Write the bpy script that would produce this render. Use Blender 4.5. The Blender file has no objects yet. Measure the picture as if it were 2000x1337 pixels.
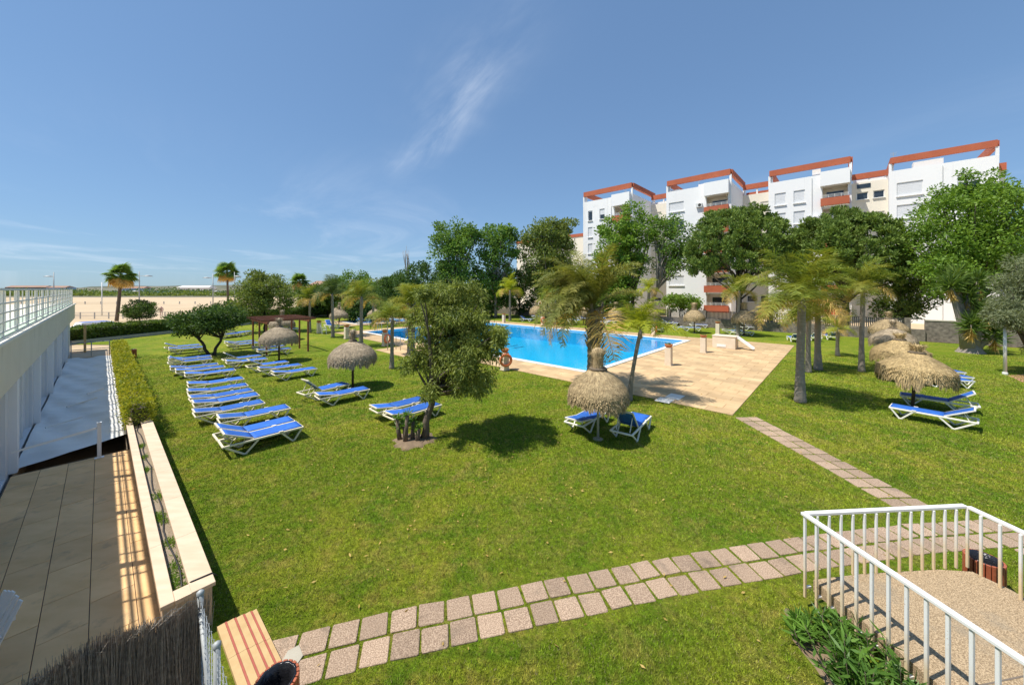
import bpy, bmesh, math, random
import numpy as np
from mathutils import Vector, Matrix

random.seed(7); rng = np.random.default_rng(7)
SC = bpy.context.scene
COL = SC.collection
R = math.radians

# ------------------------------------------------------------------ camera, sky, sun, exposure
EYE = 4.4                                   # eye height over the lawn (first-floor terrace)
FPX = 700.0                                 # focal length for a 2000 px wide frame
cam_d = bpy.data.cameras.new('camera'); cam = bpy.data.objects.new('camera', cam_d); COL.objects.link(cam)
cam.location = (0, 0, EYE); cam.rotation_euler = (R(90), 0, 0)
cam_d.sensor_width = 36; cam_d.lens = 36 * FPX / 2000
cam_d.shift_y = -103.5 / 2000; cam_d.clip_start = 0.05; cam_d.clip_end = 9000
SC.camera = cam

SUN_EL = R(62.5)
SHX, SHY = 0.958, 0.287                     # horizontal direction the shadows fall
sun_dir = Vector((-SHX * math.cos(SUN_EL), -SHY * math.cos(SUN_EL), math.sin(SUN_EL)))
sun_d = bpy.data.lights.new('sun', 'SUN'); sun_d.energy = 3.7; sun_d.angle = R(0.53); sun_d.color = (1.0, 0.95, 0.87)
sun = bpy.data.objects.new('sun', sun_d); COL.objects.link(sun); sun.location = (-30, -10, 60)
sun.rotation_euler = (-sun_dir).to_track_quat('-Z', 'Y').to_euler()

w = bpy.data.worlds.new('World'); SC.world = w; w.use_nodes = True
nt = w.node_tree; N = nt.nodes; L = nt.links; N.clear()
def nd(t, tree=None, **kw):
    n = (tree or nt).nodes.new(t)
    for k, v in kw.items():
        if k.startswith('i_'):
            key = k[2:]; n.inputs[int(key) if key.isdigit() else key].default_value = v
        else: setattr(n, k, v)
    return n
def mth(op, a, b=None, tree=None, clamp=False):
    tr = tree or nt; n = tr.nodes.new('ShaderNodeMath'); n.operation = op; n.use_clamp = clamp
    for i, v in enumerate((a, b)):
        if v is None: continue
        if isinstance(v, (int, float)): n.inputs[i].default_value = v
        else: tr.links.new(v, n.inputs[i])
    return n.outputs[0]
sky = nd('ShaderNodeTexSky'); sky.sky_type = 'NISHITA'; sky.sun_disc = False
sky.sun_elevation = SUN_EL; sky.sun_rotation = math.atan2(sun_dir.x, sun_dir.y)
sky.altitude = 10; sky.air_density = 1.0; sky.dust_density = 0.25; sky.ozone_density = 2.2
tc = nd('ShaderNodeTexCoord'); sep = nd('ShaderNodeSeparateXYZ'); L.new(tc.outputs['Generated'], sep.inputs[0])
zc = mth('MAXIMUM', sep.outputs[2], 0.03)
px_ = mth('DIVIDE', sep.outputs[0], zc); py_ = mth('DIVIDE', sep.outputs[1], zc)
def lin(ax, ay): return mth('ADD', mth('MULTIPLY', px_, ax), mth('MULTIPLY', py_, ay))
s_ = lin(.481, -.877); t_ = lin(.877, .481)
def cnoise(sx, tx, scale, det, dist=0.0):
    cb = nd('ShaderNodeCombineXYZ'); L.new(mth('MULTIPLY', s_, sx), cb.inputs[0]); L.new(mth('MULTIPLY', t_, tx), cb.inputs[1])
    n = nd('ShaderNodeTexNoise'); n.inputs['Scale'].default_value = scale; n.inputs['Detail'].default_value = det
    n.inputs['Distortion'].default_value = dist; n.inputs['Roughness'].default_value = .62
    L.new(cb.outputs[0], n.inputs['Vector']); return n.outputs['Fac']
def ramp(v, lo, hi):
    n = nd('ShaderNodeMapRange'); n.interpolation_type = 'SMOOTHSTEP'; L.new(v, n.inputs[0])
    n.inputs[1].default_value = lo; n.inputs[2].default_value = hi; return n.outputs[0]
tw = mth('ADD', t_, mth('MULTIPLY', mth('SUBTRACT', cnoise(.9, .9, 1.3, 3), .5), .45))
dt = mth('DIVIDE', mth('SUBTRACT', tw, .66), .15)
band = mth('POWER', 2.718, mth('MULTIPLY', mth('MULTIPLY', dt, dt), -1.0))
along = mth('MULTIPLY', ramp(s_, -3.6, -2.4), mth('SUBTRACT', 1.0, ramp(s_, -1.75, -.8)))
streak = mth('MULTIPLY', mth('MULTIPLY', band, along), ramp(cnoise(.35, 2.0, 1.6, 6, .8), .28, .85))
veil = mth('MULTIPLY', ramp(cnoise(.45, .9, .42, 8, .9), .47, .80), mth('SUBTRACT', 1.0, ramp(sep.outputs[2], .10, .40)))
cl = mth('ADD', mth('MULTIPLY', streak, .40), mth('MULTIPLY', veil, .26), clamp=True)
mixc = nd('ShaderNodeMix', data_type='RGBA'); L.new(cl, mixc.inputs[0]); 
# tone of the hazy spring sky: flatter towards the horizon and less violet than the bare model
gam = nd('ShaderNodeGamma'); gam.inputs['Gamma'].default_value = .52; L.new(sky.outputs[0], gam.inputs['Color'])
grd = nd('ShaderNodeMix', data_type='RGBA'); grd.blend_type = 'MULTIPLY'; grd.inputs[0].default_value = 1.0; L.new(gam.outputs[0], grd.inputs[6]); grd.inputs[7].default_value = (.645, .91, 1.23, 1)
L.new(grd.outputs[2], mixc.inputs[6])
mixc.inputs[7].default_value = (4.3, 4.6, 5.0, 1)
bg = nd('ShaderNodeBackground'); L.new(mixc.outputs[2], bg.inputs[0]); bg.inputs[1].default_value = 0.15
wo = nd('ShaderNodeOutputWorld'); L.new(bg.outputs[0], wo.inputs[0])

SC.view_settings.view_transform = 'Standard'; SC.view_settings.look = 'None'
SC.view_settings.exposure = 0.66; SC.view_settings.gamma = 1.0; SC.view_settings.use_curve_mapping = False
SC.render.engine = 'CYCLES'
SC.cycles.max_bounces = 8; SC.cycles.transparent_max_bounces = 8; SC.cycles.caustics_reflective = False; SC.cycles.caustics_refractive = False

# ------------------------------------------------------------------ frames of the place
# the pool and the apartment house share one orientation (local x = b, y = a); the terrace house is turned 1.7 degrees more
ROT, ROT2 = R(47.15), R(48.9)
def W(a, b, rot=ROT):
    return (b * math.cos(rot) - a * math.sin(rot), b * math.sin(rot) + a * math.cos(rot))
def gp(px, py, z=0.0):
    """point on the level z that is seen px, py (2000 px frame) from the terrace"""
    d = FPX * (EYE - z) / (py - 565.0)
    return ((px - 1000.0) / FPX * d, d)
def ab(p, rot=ROT):
    return (-p[0] * math.sin(rot) + p[1] * math.cos(rot), p[0] * math.cos(rot) + p[1] * math.sin(rot))

# ------------------------------------------------------------------ materials
M = {}
def new_mat(name):
    m = bpy.data.materials.new(name); m.use_nodes = True
    t = m.node_tree; b = t.nodes['Principled BSDF']; M[name] = m
    return m, t, b
def c4(c): return (c[0], c[1], c[2], 1)
def pos_noise(t, scale, detail=4, stretch=(1, 1, 1), rough=.55, dist=0, obj=False):
    if obj: src = t.nodes.new('ShaderNodeTexCoord').outputs['Object']
    else: src = t.nodes.new('ShaderNodeNewGeometry').outputs['Position']
    mp = t.nodes.new('ShaderNodeMapping'); t.links.new(src, mp.inputs[0]); mp.inputs['Scale'].default_value = stretch
    n = t.nodes.new('ShaderNodeTexNoise'); n.inputs['Scale'].default_value = scale; n.inputs['Detail'].default_value = detail
    n.inputs['Roughness'].default_value = rough; n.inputs['Distortion'].default_value = dist
    t.links.new(mp.outputs[0], n.inputs['Vector']); return n.outputs['Fac']
def mr(t, v, a, b, c=0., d=1., sm=False):
    n = t.nodes.new('ShaderNodeMapRange'); t.links.new(v, n.inputs[0])
    if sm: n.interpolation_type = 'SMOOTHSTEP'
    for i, x in enumerate((a, b, c, d)): n.inputs[i + 1].default_value = x
    return n.outputs[0]
def mixrgb(t, f, a, b, mode='MIX'):
    n = t.nodes.new('ShaderNodeMix'); n.data_type = 'RGBA'; n.blend_type = mode
    for i, v in ((0, f), (6, a), (7, b)):
        if isinstance(v, (int, float)): n.inputs[i].default_value = v
        elif isinstance(v, tuple): n.inputs[i].default_value = c4(v)
        else: t.links.new(v, n.inputs[i])
    return n.outputs[2]
def bump(t, b, h, strength=.3, dist=.02):
    n = t.nodes.new('ShaderNodeBump'); n.inputs['Strength'].default_value = strength; n.inputs['Distance'].default_value = dist
    t.links.new(h, n.inputs['Height']); t.links.new(n.outputs[0], b.inputs['Normal'])
def obj_rand(t, lo, hi):
    o = t.nodes.new('ShaderNodeObjectInfo'); return mr(t, o.outputs['Random'], 0, 1, lo, hi)
def isl_rand(t):
    return t.nodes.new('ShaderNodeNewGeometry').outputs['Random Per Island']
def pm(name, c1, c2, scale=4, rough=.7, bmp=.15, bscale=30, rnd=0., stretch=(1, 1, 1), detail=5, metallic=0., lo=.3, hi=.7, spec=.5, spots=None, obj=False, isl=0., bdist=.01):
    m, t, b = new_mat(name)
    f = mr(t, pos_noise(t, scale, detail, stretch, obj=obj), lo, hi)
    col = mixrgb(t, f, c1, c2)
    if spots:
        sc, sl, sh, colr = spots
        col = mixrgb(t, mr(t, pos_noise(t, sc, 6, rough=.7), sl, sh), col, colr)
    if rnd:
        v = obj_rand(t, 1 - rnd, 1 + rnd); hs = t.nodes.new('ShaderNodeHueSaturation'); t.links.new(v, hs.inputs['Value']); t.links.new(col, hs.inputs['Color']); col = hs.outputs[0]
    if isl:
        v = mr(t, isl_rand(t), 0, 1, 1 - isl, 1 + isl); hs = t.nodes.new('ShaderNodeHueSaturation'); t.links.new(v, hs.inputs['Value']); t.links.new(col, hs.inputs['Color']); col = hs.outputs[0]
    t.links.new(col, b.inputs['Base Color']); b.inputs['Roughness'].default_value = rough; b.inputs['Metallic'].default_value = metallic
    b.inputs['Specular IOR Level'].default_value = spec
    if bmp: bump(t, b, pos_noise(t, bscale, 4, stretch, obj=obj), bmp, bdist)
    return m
def leaf_mat(name, c1, c2, c3=None, trans=.38, rough=.55, big=1.2, spec=.3, gain=1.75):
    c1, c2 = tuple(v * gain for v in c1), tuple(v * gain for v in c2); c3 = c3 and tuple(v * gain for v in c3)
    m, t, b = new_mat(name)
    col = mixrgb(t, isl_rand(t), c1, c2)
    if c3: col = mixrgb(t, mr(t, pos_noise(t, big, 2), .42, .68), col, c3)
    t.links.new(col, b.inputs['Base Color']); b.inputs['Roughness'].default_value = rough; b.inputs['Specular IOR Level'].default_value = spec
    tr = t.nodes.new('ShaderNodeBsdfTranslucent'); t.links.new(mixrgb(t, 1.0, col, (1.25, 1.2, .6), 'MULTIPLY'), tr.inputs[0])
    mx = t.nodes.new('ShaderNodeMixShader'); mx.inputs[0].default_value = trans
    t.links.new(b.outputs[0], mx.inputs[1]); t.links.new(tr.outputs[0], mx.inputs[2])
    t.links.new(mx.outputs[0], t.nodes['Material Output'].inputs[0]); return m

def lawn_color(t):
    a = pos_noise(t, .55, 6, rough=.70, dist=.8); bb = pos_noise(t, 3.4, 6, rough=.72); c = pos_noise(t, .13, 3)
    col = mixrgb(t, mr(t, a, .36, .66, sm=True), (.130, .235, .012), (.310, .345, .028))
    col = mixrgb(t, mr(t, bb, .47, .70, 0, .85), col, (.43, .345, .075))
    col = mixrgb(t, mr(t, c, .44, .60, 0, .65), col, (.165, .255, .014))
    col = mixrgb(t, mr(t, pos_noise(t, 1.1, 5, rough=.68, dist=1.2), .53, .72, 0, .7), col, (.40, .33, .085))
    col = mixrgb(t, mr(t, pos_noise(t, .8, 6, rough=.7, dist=.4), .56, .74, 0, .6), col, (.085, .15, .010))
    hv_ = t.nodes.new('ShaderNodeHueSaturation'); t.links.new(mr(t, pos_noise(t, 11, 5, rough=.75), .30, .70, .50, 1.60), hv_.inputs['Value']); t.links.new(col, hv_.inputs['Color']); col = hv_.outputs[0]
    return col
m, t, b = new_mat('lawn')
col = mixrgb(t, mr(t, pos_noise(t, 38, 6, rough=.75), .35, .72, 0, .75), lawn_color(t), (.060, .075, .008))
t.links.new(col, b.inputs['Base Color']); b.inputs['Roughness'].default_value = .9; b.inputs['Specular IOR Level'].default_value = .1
bump(t, b, pos_noise(t, 60, 6, rough=.75), .9, .05)
m, t, b = new_mat('blade')
lc = lawn_color(t)
hs = t.nodes.new('ShaderNodeHueSaturation'); t.links.new(lc, hs.inputs['Color']); t.links.new(mr(t, isl_rand(t), 0, 1, .42, 2.0), hs.inputs['Value'])
col = mixrgb(t, mr(t, isl_rand(t), .86, .94), hs.outputs[0], (.33, .29, .13))
t.links.new(col, b.inputs['Base Color']); b.inputs['Roughness'].default_value = .6; b.inputs['Specular IOR Level'].default_value = .2
tr = t.nodes.new('ShaderNodeBsdfTranslucent'); t.links.new(col, tr.inputs[0]); mx = t.nodes.new('ShaderNodeMixShader'); mx.inputs[0].default_value = .3
t.links.new(b.outputs[0], mx.inputs[1]); t.links.new(tr.outputs[0], mx.inputs[2]); t.links.new(mx.outputs[0], t.nodes['Material Output'].inputs[0])

pm('sand', (.50, .37, .22), (.60, .46, .29), .05, .95, .3, 3, spots=(.03, .52, .7, (.42, .31, .19)), detail=8)
pm('earth', (.16, .11, .07), (.25, .18, .11), 6, .95, .8, 40)
pm('deck_stone', (.52, .35, .18), (.64, .45, .245), 1.3, .8, .12, 25, rnd=.16, spots=(.5, .5, .72, (.44, .30, .16)))
pm('deck_grout', (.42, .30, .17), (.50, .37, .22), 2, .9, .1)
pm('coping', (.80, .79, .75), (.70, .68, .62), 3, .6, .05)
pm('pool_tile', (.040, .53, .86), (.050, .57, .88), 1.0, .35, 0)
pm('pool_line', (.02, .09, .26), (.02, .10, .30), 2, .4, 0)
pm('slab', (.26, .175, .115), (.56, .41, .285), 70, .9, .9, 80, rnd=.18, detail=4, lo=.40, hi=.64, spots=(2.2, .55, .75, (.19, .145, .10)), bdist=.012)
pm('exposed_aggregate', (.24, .165, .09), (.58, .43, .26), 85, .9, .9, 90, detail=4, lo=.40, hi=.62, spots=(1.1, .52, .75, (.26, .22, .16)), bdist=.012)
pm('terrace_slab', (.68, .42, .18), (.80, .52, .25), 1.6, .75, .15, 20, rnd=.10, spots=(3.5, .55, .72, (.50, .33, .17)), detail=8, stretch=(1, 2.6, 1))
pm('grout_dark', (.15, .12, .09), (.20, .16, .12), 5, .9, 0)
pm('planter_stone', (.72, .56, .40), (.62, .46, .31), 2.2, .7, .08, 18, rnd=.05, stretch=(1, 4, 1))
pm('planter_wall', (.60, .45, .30), (.52, .38, .25), 2, .8, .1)
pm('render_cream', (.72, .65, .50), (.78, .71, .56), 1.2, .85, .05, spots=(1.6, .62, .8, (.55, .50, .40)))
t = M['render_cream'].node_tree; b = t.nodes['Principled BSDF']; old = b.inputs['Base Color'].links[0].from_socket
t.links.new(mixrgb(t, mr(t, pos_noise(t, 7, 5, (1, 1, .10), rough=.6), .60, .74, 0, .45), old, (.34, .31, .25)), b.inputs['Base Color'])
pm('render_white', (.82, .82, .81), (.86, .86, .85), .25, .85, .03, spots=(.5, .60, .85, (.70, .70, .68)))
t = M['render_white'].node_tree; b = t.nodes['Principled BSDF']; old = b.inputs['Base Color'].links[0].from_socket
t.links.new(mixrgb(t, mr(t, pos_noise(t, 1.3, 5, (1, 1, .06), rough=.6), .58, .76, 0, .35), old, (.52, .51, .48)), b.inputs['Base Color'])
pm('render_ivory', (.76, .70, .58), (.81, .75, .63), .3, .85, .03)
pm('terracotta_red', (.40, .10, .045), (.47, .125, .055), .6, .8, .05, spots=(.8, .55, .8, (.36, .085, .04)))
pm('white_metal', (.78, .77, .73), (.82, .81, .78), 3, .4, 0, spots=(14, .70, .8, (.55, .50, .42)))
pm('cream_metal', (.74, .72, .64), (.80, .78, .71), 5, .45, 0, spots=(9, .62, .8, (.60, .47, .30)))
m, t, b = new_mat('worn_rail')                          # white paint gone yellow and rusty towards the feet
tcg = t.nodes.new('ShaderNodeTexCoord'); sx = t.nodes.new('ShaderNodeSeparateXYZ'); t.links.new(tcg.outputs['Generated'], sx.inputs[0])
wz = mth('ADD', sx.outputs[2], mth('MULTIPLY', pos_noise(t, 5, 4), .5, t), t)
col = mixrgb(t, mr(t, wz, .42, 1.0, 1, 0, True), (.80, .80, .77), (.70, .54, .33))
col = mixrgb(t, mr(t, pos_noise(t, 34, 5, rough=.7), .62, .72), col, (.42, .24, .11))
t.links.new(col, b.inputs['Base Color']); b.inputs['Roughness'].default_value = .5
pm('lounger_white', (.80, .77, .67), (.84, .81, .72), 3, .45, 0)
pm('lounger_cream', (.78, .70, .52), (.82, .74, .56), 3, .5, 0, rnd=.05)
pm('sling_blue', (.020, .110, .44), (.028, .135, .50), 9, .65, .1, 300, rnd=.20, spots=(2.5, .5, .75, (.035, .17, .58)))
pm('sling_navy', (.012, .05, .20), (.015, .06, .24), 9, .7, .1, 300)
pm('thatch', (.30, .215, .11), (.47, .355, .19), 9, .9, .4, 60, isl=.30, stretch=(1, 1, .25))
pm('thatch_grey', (.31, .24, .155), (.45, .36, .24), 9, .9, .4, 60, isl=.30, stretch=(1, 1, .25))
pm('thatch_gold', (.34, .24, .105), (.52, .385, .19), 9, .9, .4, 60, isl=.30, stretch=(1, 1, .25))
pm('thatch_band', (.12, .09, .06), (.18, .14, .09), 30, .9, .5, 60)
pm('pole_brown', (.075, .045, .03), (.11, .07, .045), 6, .6, .1)
pm('pole_grey', (.42, .41, .38), (.48, .46, .43), 6, .5, .1)
pm('pergola_wood', (.20, .065, .030), (.27, .095, .045), 6, .6, .2, 40, stretch=(1, 1, 1))
pm('bin_wood', (.34, .085, .035), (.44, .125, .055), 8, .55, .2, 40, rnd=.12)
pm('bin_liner', (.012, .012, .014), (.02, .02, .024), 20, .25, .6, 14, bdist=.03)
pm('bark_grey', (.24, .20, .165), (.36, .31, .255), 5, .9, .9, 9, stretch=(1, 1, 6), bdist=.03)
pm('bark_brown', (.10, .075, .055), (.19, .145, .105), 6, .95, 1, 12, stretch=(1, 1, .35), bdist=.04)
pm('bark_dark', (.050, .040, .032), (.10, .08, .06), 6, .95, 1, 12, stretch=(1, 1, .35), bdist=.04)
pm('palm_boot', (.20, .165, .13), (.36, .30, .235), 8, .95, 1, 14, stretch=(1, 1, .22), bdist=.05)
pm('brushwood', (.22, .175, .135), (.50, .41, .32), 30, .95, 0, isl=.45)
pm('brush_tip', (.30, .26, .21), (.42, .37, .30), 30, .95, 0, isl=.3)
pm('galvanised', (.34, .36, .36), (.44, .46, .46), 14, .6, .05, metallic=.2)
pm('kerb', (.40, .37, .33), (.50, .46, .41), 2, .9, .2)
pm('tarp', (.72, .70, .66), (.78, .76, .72), 2, .38, .25, 7, spots=(2.5, .62, .78, (.40, .42, .45)), bdist=.03)
pm('pit_wall', (.40, .30, .19), (.50, .39, .26), 3, .9, .2)
pm('shutter', (.70, .71, .72), (.74, .75, .76), 3, .6, 0)
pm('shutter_cream', (.72, .69, .58), (.76, .73, .62), 3, .6, 0)
pm('dark_glass', (.02, .028, .036), (.035, .045, .055), .7, .08, 0, spec=.8)
pm('door_glass', (.06, .075, .09), (.09, .11, .13), .7, .12, 0, spec=.8)
pm('shade_panel', (.66, .67, .68), (.72, .73, .74), 1, .6, 0)
pm('stone_wall', (.10, .085, .07), (.26, .22, .175), 4.5, .95, .8, 8, detail=8)
pm('fence_dark', (.028, .030, .026), (.05, .05, .043), 3, .8, .2)
pm('terracotta_pot', (.48, .165, .07), (.56, .21, .095), 5, .8, .2)
pm('life_ring', (.72, .17, .065), (.80, .22, .09), 5, .5, 0)
pm('pedestal', (.70, .58, .43), (.77, .66, .51), 3, .8, .15)
pm('slide_white', (.80, .80, .79), (.86, .86, .85), 2, .3, 0)
pm('tile_yellow', (.50, .33, .145), (.58, .40, .19), 7, .7, .1, spots=(20, .6, .7, (.50, .34, .16)))
pm('tile_red', (.36, .085, .055), (.42, .11, .07), 7, .7, .1)
pm('concrete_pale', (.40, .36, .28), (.48, .44, .35), 4, .9, .4, 30)
pm('scrub', (.045, .055, .022), (.095, .10, .045), .08, .95, 0)
pm('hill', (.145, .135, .085), (.20, .18, .115), .008, .95, 0, detail=8, spots=(.012, .5, .6, (.085, .095, .05)))
pm('hill_dark', (.075, .085, .055), (.10, .11, .07), .01, .95, 0)
pm('far_white', (.62, .60, .56), (.70, .68, .64), .1, .9, 0)
pm('far_roof', (.30, .17, .11), (.36, .22, .15), .1, .9, 0)
pm('awning_yellow', (.78, .38, .05), (.84, .45, .08), 1, .8, .1)
pm('play_green', (.02, .36, .16), (.03, .42, .20), 1, .5, 0)
pm('play_yellow', (.70, .55, .06), (.76, .6, .09), 1, .5, 0)
pm('ac_white', (.68, .68, .66), (.74, .74, .72), 5, .5, 0)
pm('rust', (.09, .03, .015), (.14, .05, .03), 8, .8, .1)
pm('car_white', (.75, .76, .78), (.8, .81, .82), 2, .25, 0)
pm('cloth_pink', (.55, .34, .30), (.6, .38, .34), 5, .8, 0)
pm('hose', (.02, .02, .02), (.035, .035, .035), 8, .6, 0)
pm('roof_green', (.42, .52, .40), (.50, .60, .47), 2, .8, .1)
pm('gravel', (.24, .18, .12), (.42, .34, .24), 60, .95, 1, 70, detail=3, bdist=.02)

leaf_mat('leaf_plane', (.040, .085, .014), (.095, .165, .030), (.12, .19, .035))
leaf_mat('leaf_dark', (.026, .055, .012), (.060, .105, .022), (.045, .08, .018))
leaf_mat('leaf_olive', (.060, .090, .020), (.145, .180, .042), (.12, .145, .038))
leaf_mat('leaf_fresh', (.065, .125, .014), (.14, .215, .030), (.10, .17, .022))
leaf_mat('leaf_pine', (.034, .062, .012), (.088, .125, .024), (.11, .15, .03), trans=.2, gain=2.2, big=2.2)
leaf_mat('leaf_willow', (.034, .055, .012), (.135, .155, .030), (.15, .175, .035), trans=.3, big=2.5, gain=2.1)
leaf_mat('leaf_hedge', (.040, .070, .014), (.095, .145, .028), (.10, .13, .035), big=.7)
leaf_mat('leaf_gold', (.16, .175, .012), (.35, .32, .028), (.12, .155, .014), big=1.8)
leaf_mat('leaf_palm', (.062, .098, .011), (.165, .195, .026), (.20, .19, .032), big=1.0)
leaf_mat('leaf_palm_yellow', (.15, .19, .012), (.32, .33, .030), big=1.0)
leaf_mat('leaf_palm_dry', (.28, .19, .055), (.42, .30, .10), big=1.0)
leaf_mat('leaf_palm_dark', (.035, .060, .016), (.075, .105, .028), big=1.0)
leaf_mat('leaf_oleander', (.035, .080, .014), (.085, .165, .030), (.11, .20, .03), big=3, rough=.4)
leaf_mat('leaf_grey', (.095, .115, .062), (.175, .195, .105), (.13, .15, .08), big=1.5)
leaf_mat('leaf_date', (.060, .080, .016), (.155, .165, .035), (.19, .175, .040), big=1.0)
leaf_mat('leaf_yucca', (.045, .085, .016), (.115, .165, .035), rough=.4)

# water: clear, tinted, with small ripples
m, t, b = new_mat('water')
t.nodes.remove(b)
tb = t.nodes.new('ShaderNodeBsdfTransparent'); tb.inputs[0].default_value = (.60, .94, .99, 1)
gl = t.nodes.new('ShaderNodeBsdfGlossy'); gl.inputs['Roughness'].default_value = .03; gl.inputs[0].default_value = (1, 1, 1, 1)
bn = t.nodes.new('ShaderNodeBump'); bn.inputs['Strength'].default_value = .22; bn.inputs['Distance'].default_value = .05
t.links.new(pos_noise(t, 2.6, 4, (1, 1, 1), dist=.5), bn.inputs['Height']); t.links.new(bn.outputs[0], gl.inputs['Normal'])
fr = t.nodes.new('ShaderNodeFresnel'); fr.inputs[0].default_value = 1.33; t.links.new(bn.outputs[0], fr.inputs['Normal'])
mx = t.nodes.new('ShaderNodeMixShader'); t.links.new(fr.outputs[0], mx.inputs[0]); t.links.new(tb.outputs[0], mx.inputs[1]); t.links.new(gl.outputs[0], mx.inputs[2])
t.links.new(mx.outputs[0], t.nodes['Material Output'].inputs[0])
m, t, b = new_mat('sea'); b.inputs['Base Color'].default_value = (.03, .09, .16, 1); b.inputs['Roughness'].default_value = .25
bump(t, b, pos_noise(t, .3, 3), .4, .3)

# ------------------------------------------------------------------ mesh helpers
class MB:
    def __init__(s): s.v = []; s.f = []; s.m = []
    def add(s, vs, fs, mi=0):
        o = len(s.v); s.v.extend([tuple(v) for v in vs]); s.f.extend([tuple(i + o for i in f) for f in fs]); s.m.extend([mi] * len(fs)); return s
    def frame(s, o, x, y, z, mi=0):
        """box from a corner o and three edge vectors (right handed)"""
        o, x, y, z = map(Vector, (o, x, y, z))
        vs = [o, o + x, o + x + y, o + y, o + z, o + x + z, o + x + y + z, o + y + z]
        return s.add(vs, [(0, 3, 2, 1), (4, 5, 6, 7), (0, 1, 5, 4), (1, 2, 6, 5), (2, 3, 7, 6), (3, 0, 4, 7)], mi)
    def box(s, cx, cy, cz, sx, sy, sz, rz=0, mi=0):
        """box centred in x, y; cz is its bottom"""
        c, n = math.cos(rz), math.sin(rz)
        x = Vector((c * sx, n * sx, 0)); y = Vector((-n * sy, c * sy, 0))
        return s.frame(Vector((cx, cy, cz)) - x / 2 - y / 2, x, y, (0, 0, sz), mi)
    def bar(s, p0, p1, wd, ht, mi=0, up=(0, 0, 1)):
        p0, p1 = Vector(p0), Vector(p1); d = p1 - p0; u = Vector(up)
        if abs(d.normalized().dot(u)) > .98: u = Vector((1, 0, 0))
        x = d.cross(u).normalized() * wd; z = x.cross(d).normalized() * ht
        return s.frame(p0 - x / 2 - z / 2, x, d, z, mi)
    def tube(s, pts, rad, n=8, mi=0, cap=True):
        pts = [Vector(p) for p in pts]; k = len(pts)
        if isinstance(rad, (int, float)): rad = [rad] * k
        ref = None; vs = []
        for i, p in enumerate(pts):
            d = (pts[min(i + 1, k - 1)] - pts[max(i - 1, 0)]).normalized()
            if ref is None: ref = Vector((1, 0, 0)) if abs(d.x) < .8 else Vector((0, 1, 0))
            x = (ref - d * ref.dot(d)).normalized(); ref = x; y = d.cross(x)
            for j in range(n):
                an = 2 * math.pi * j / n; vs.append(p + (x * math.cos(an) + y * math.sin(an)) * rad[i])
        fs = [(i * n + j, i * n + (j + 1) % n, (i + 1) * n + (j + 1) % n, (i + 1) * n + j) for i in range(k - 1) for j in range(n)]
        if cap: fs += [tuple(range(n - 1, -1, -1)), tuple((k - 1) * n + j for j in range(n))]
        return s.add(vs, fs, mi)
    def lathe(s, prof, n=24, mi=0, c=(0, 0, 0), jit=None):
        vs = []; k = len(prof)
        for i, (r, z) in enumerate(prof):
            for j in range(n):
                an = 2 * math.pi * j / n; rr = r * (1 + (jit(i, j) if jit else 0)); vs.append((c[0] + rr * math.cos(an), c[1] + rr * math.sin(an), c[2] + z))
        fs = [(i * n + j, i * n + (j + 1) % n, (i + 1) * n + (j + 1) % n, (i + 1) * n + j) for i in range(k - 1) for j in range(n)]
        return s.add(vs, fs, mi)
    def prism(s, poly, z0, z1, mi=0):
        n = len(poly); ar = sum(poly[i][0] * poly[(i + 1) % n][1] - poly[(i + 1) % n][0] * poly[i][1] for i in range(n))
        if ar < 0: poly = poly[::-1]
        vs = [(x, y, z0) for x, y in poly] + [(x, y, z1) for x, y in poly]
        fs = [tuple(range(n - 1, -1, -1)), tuple(range(n, 2 * n))] + [(i, (i + 1) % n, n + (i + 1) % n, n + i) for i in range(n)]
        return s.add(vs, fs, mi)
    def mesh(s, name, mats, smooth=False, bevel=0):
        me = bpy.data.meshes.new(name); me.from_pydata(s.v, [], s.f)
        for mm in (mats if isinstance(mats, (list, tuple)) else [mats]): me.materials.append(M[mm])
        if any(s.m): me.polygons.foreach_set('material_index', s.m)
        if bevel:
            bm = bmesh.new(); bm.from_mesh(me)
            bmesh.ops.bevel(bm, geom=[e for e in bm.edges if e.calc_face_angle(0) > .6], offset=bevel, segments=1, affect='EDGES'); bm.to_mesh(me); bm.free()
        if smooth: me.polygons.foreach_set('use_smooth', [True] * len(me.polygons))
        me.update(); return me
    def build(s, name, mats, parent=None, smooth=False, bevel=0):
        return link(name, s.mesh(name, mats, smooth, bevel), parent)
def link(name, me, parent=None):
    o = bpy.data.objects.new(name, me); COL.objects.link(o)
    if parent is not None: o.parent = parent
    return o
def tag(o, label=None, cat=None, group=None, kind=None):
    if label: o['label'] = label
    if cat: o['category'] = cat
    if group: o['group'] = group
    if kind: o['kind'] = kind
    return o
def empty(name, loc, rz=0, label=None, cat=None, group=None):
    o = bpy.data.objects.new(name, None); COL.objects.link(o); o.empty_display_size = .2
    o.location = (loc[0], loc[1], loc[2] if len(loc) > 2 else 0); o.rotation_euler = (0, 0, rz)
    return tag(o, label, cat, group)
def copy_tree(o, parent=None):
    c = o.copy(); COL.objects.link(c); c.parent = parent
    for ch in [x for x in o.children]: copy_tree(ch, c)
    return c
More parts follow.
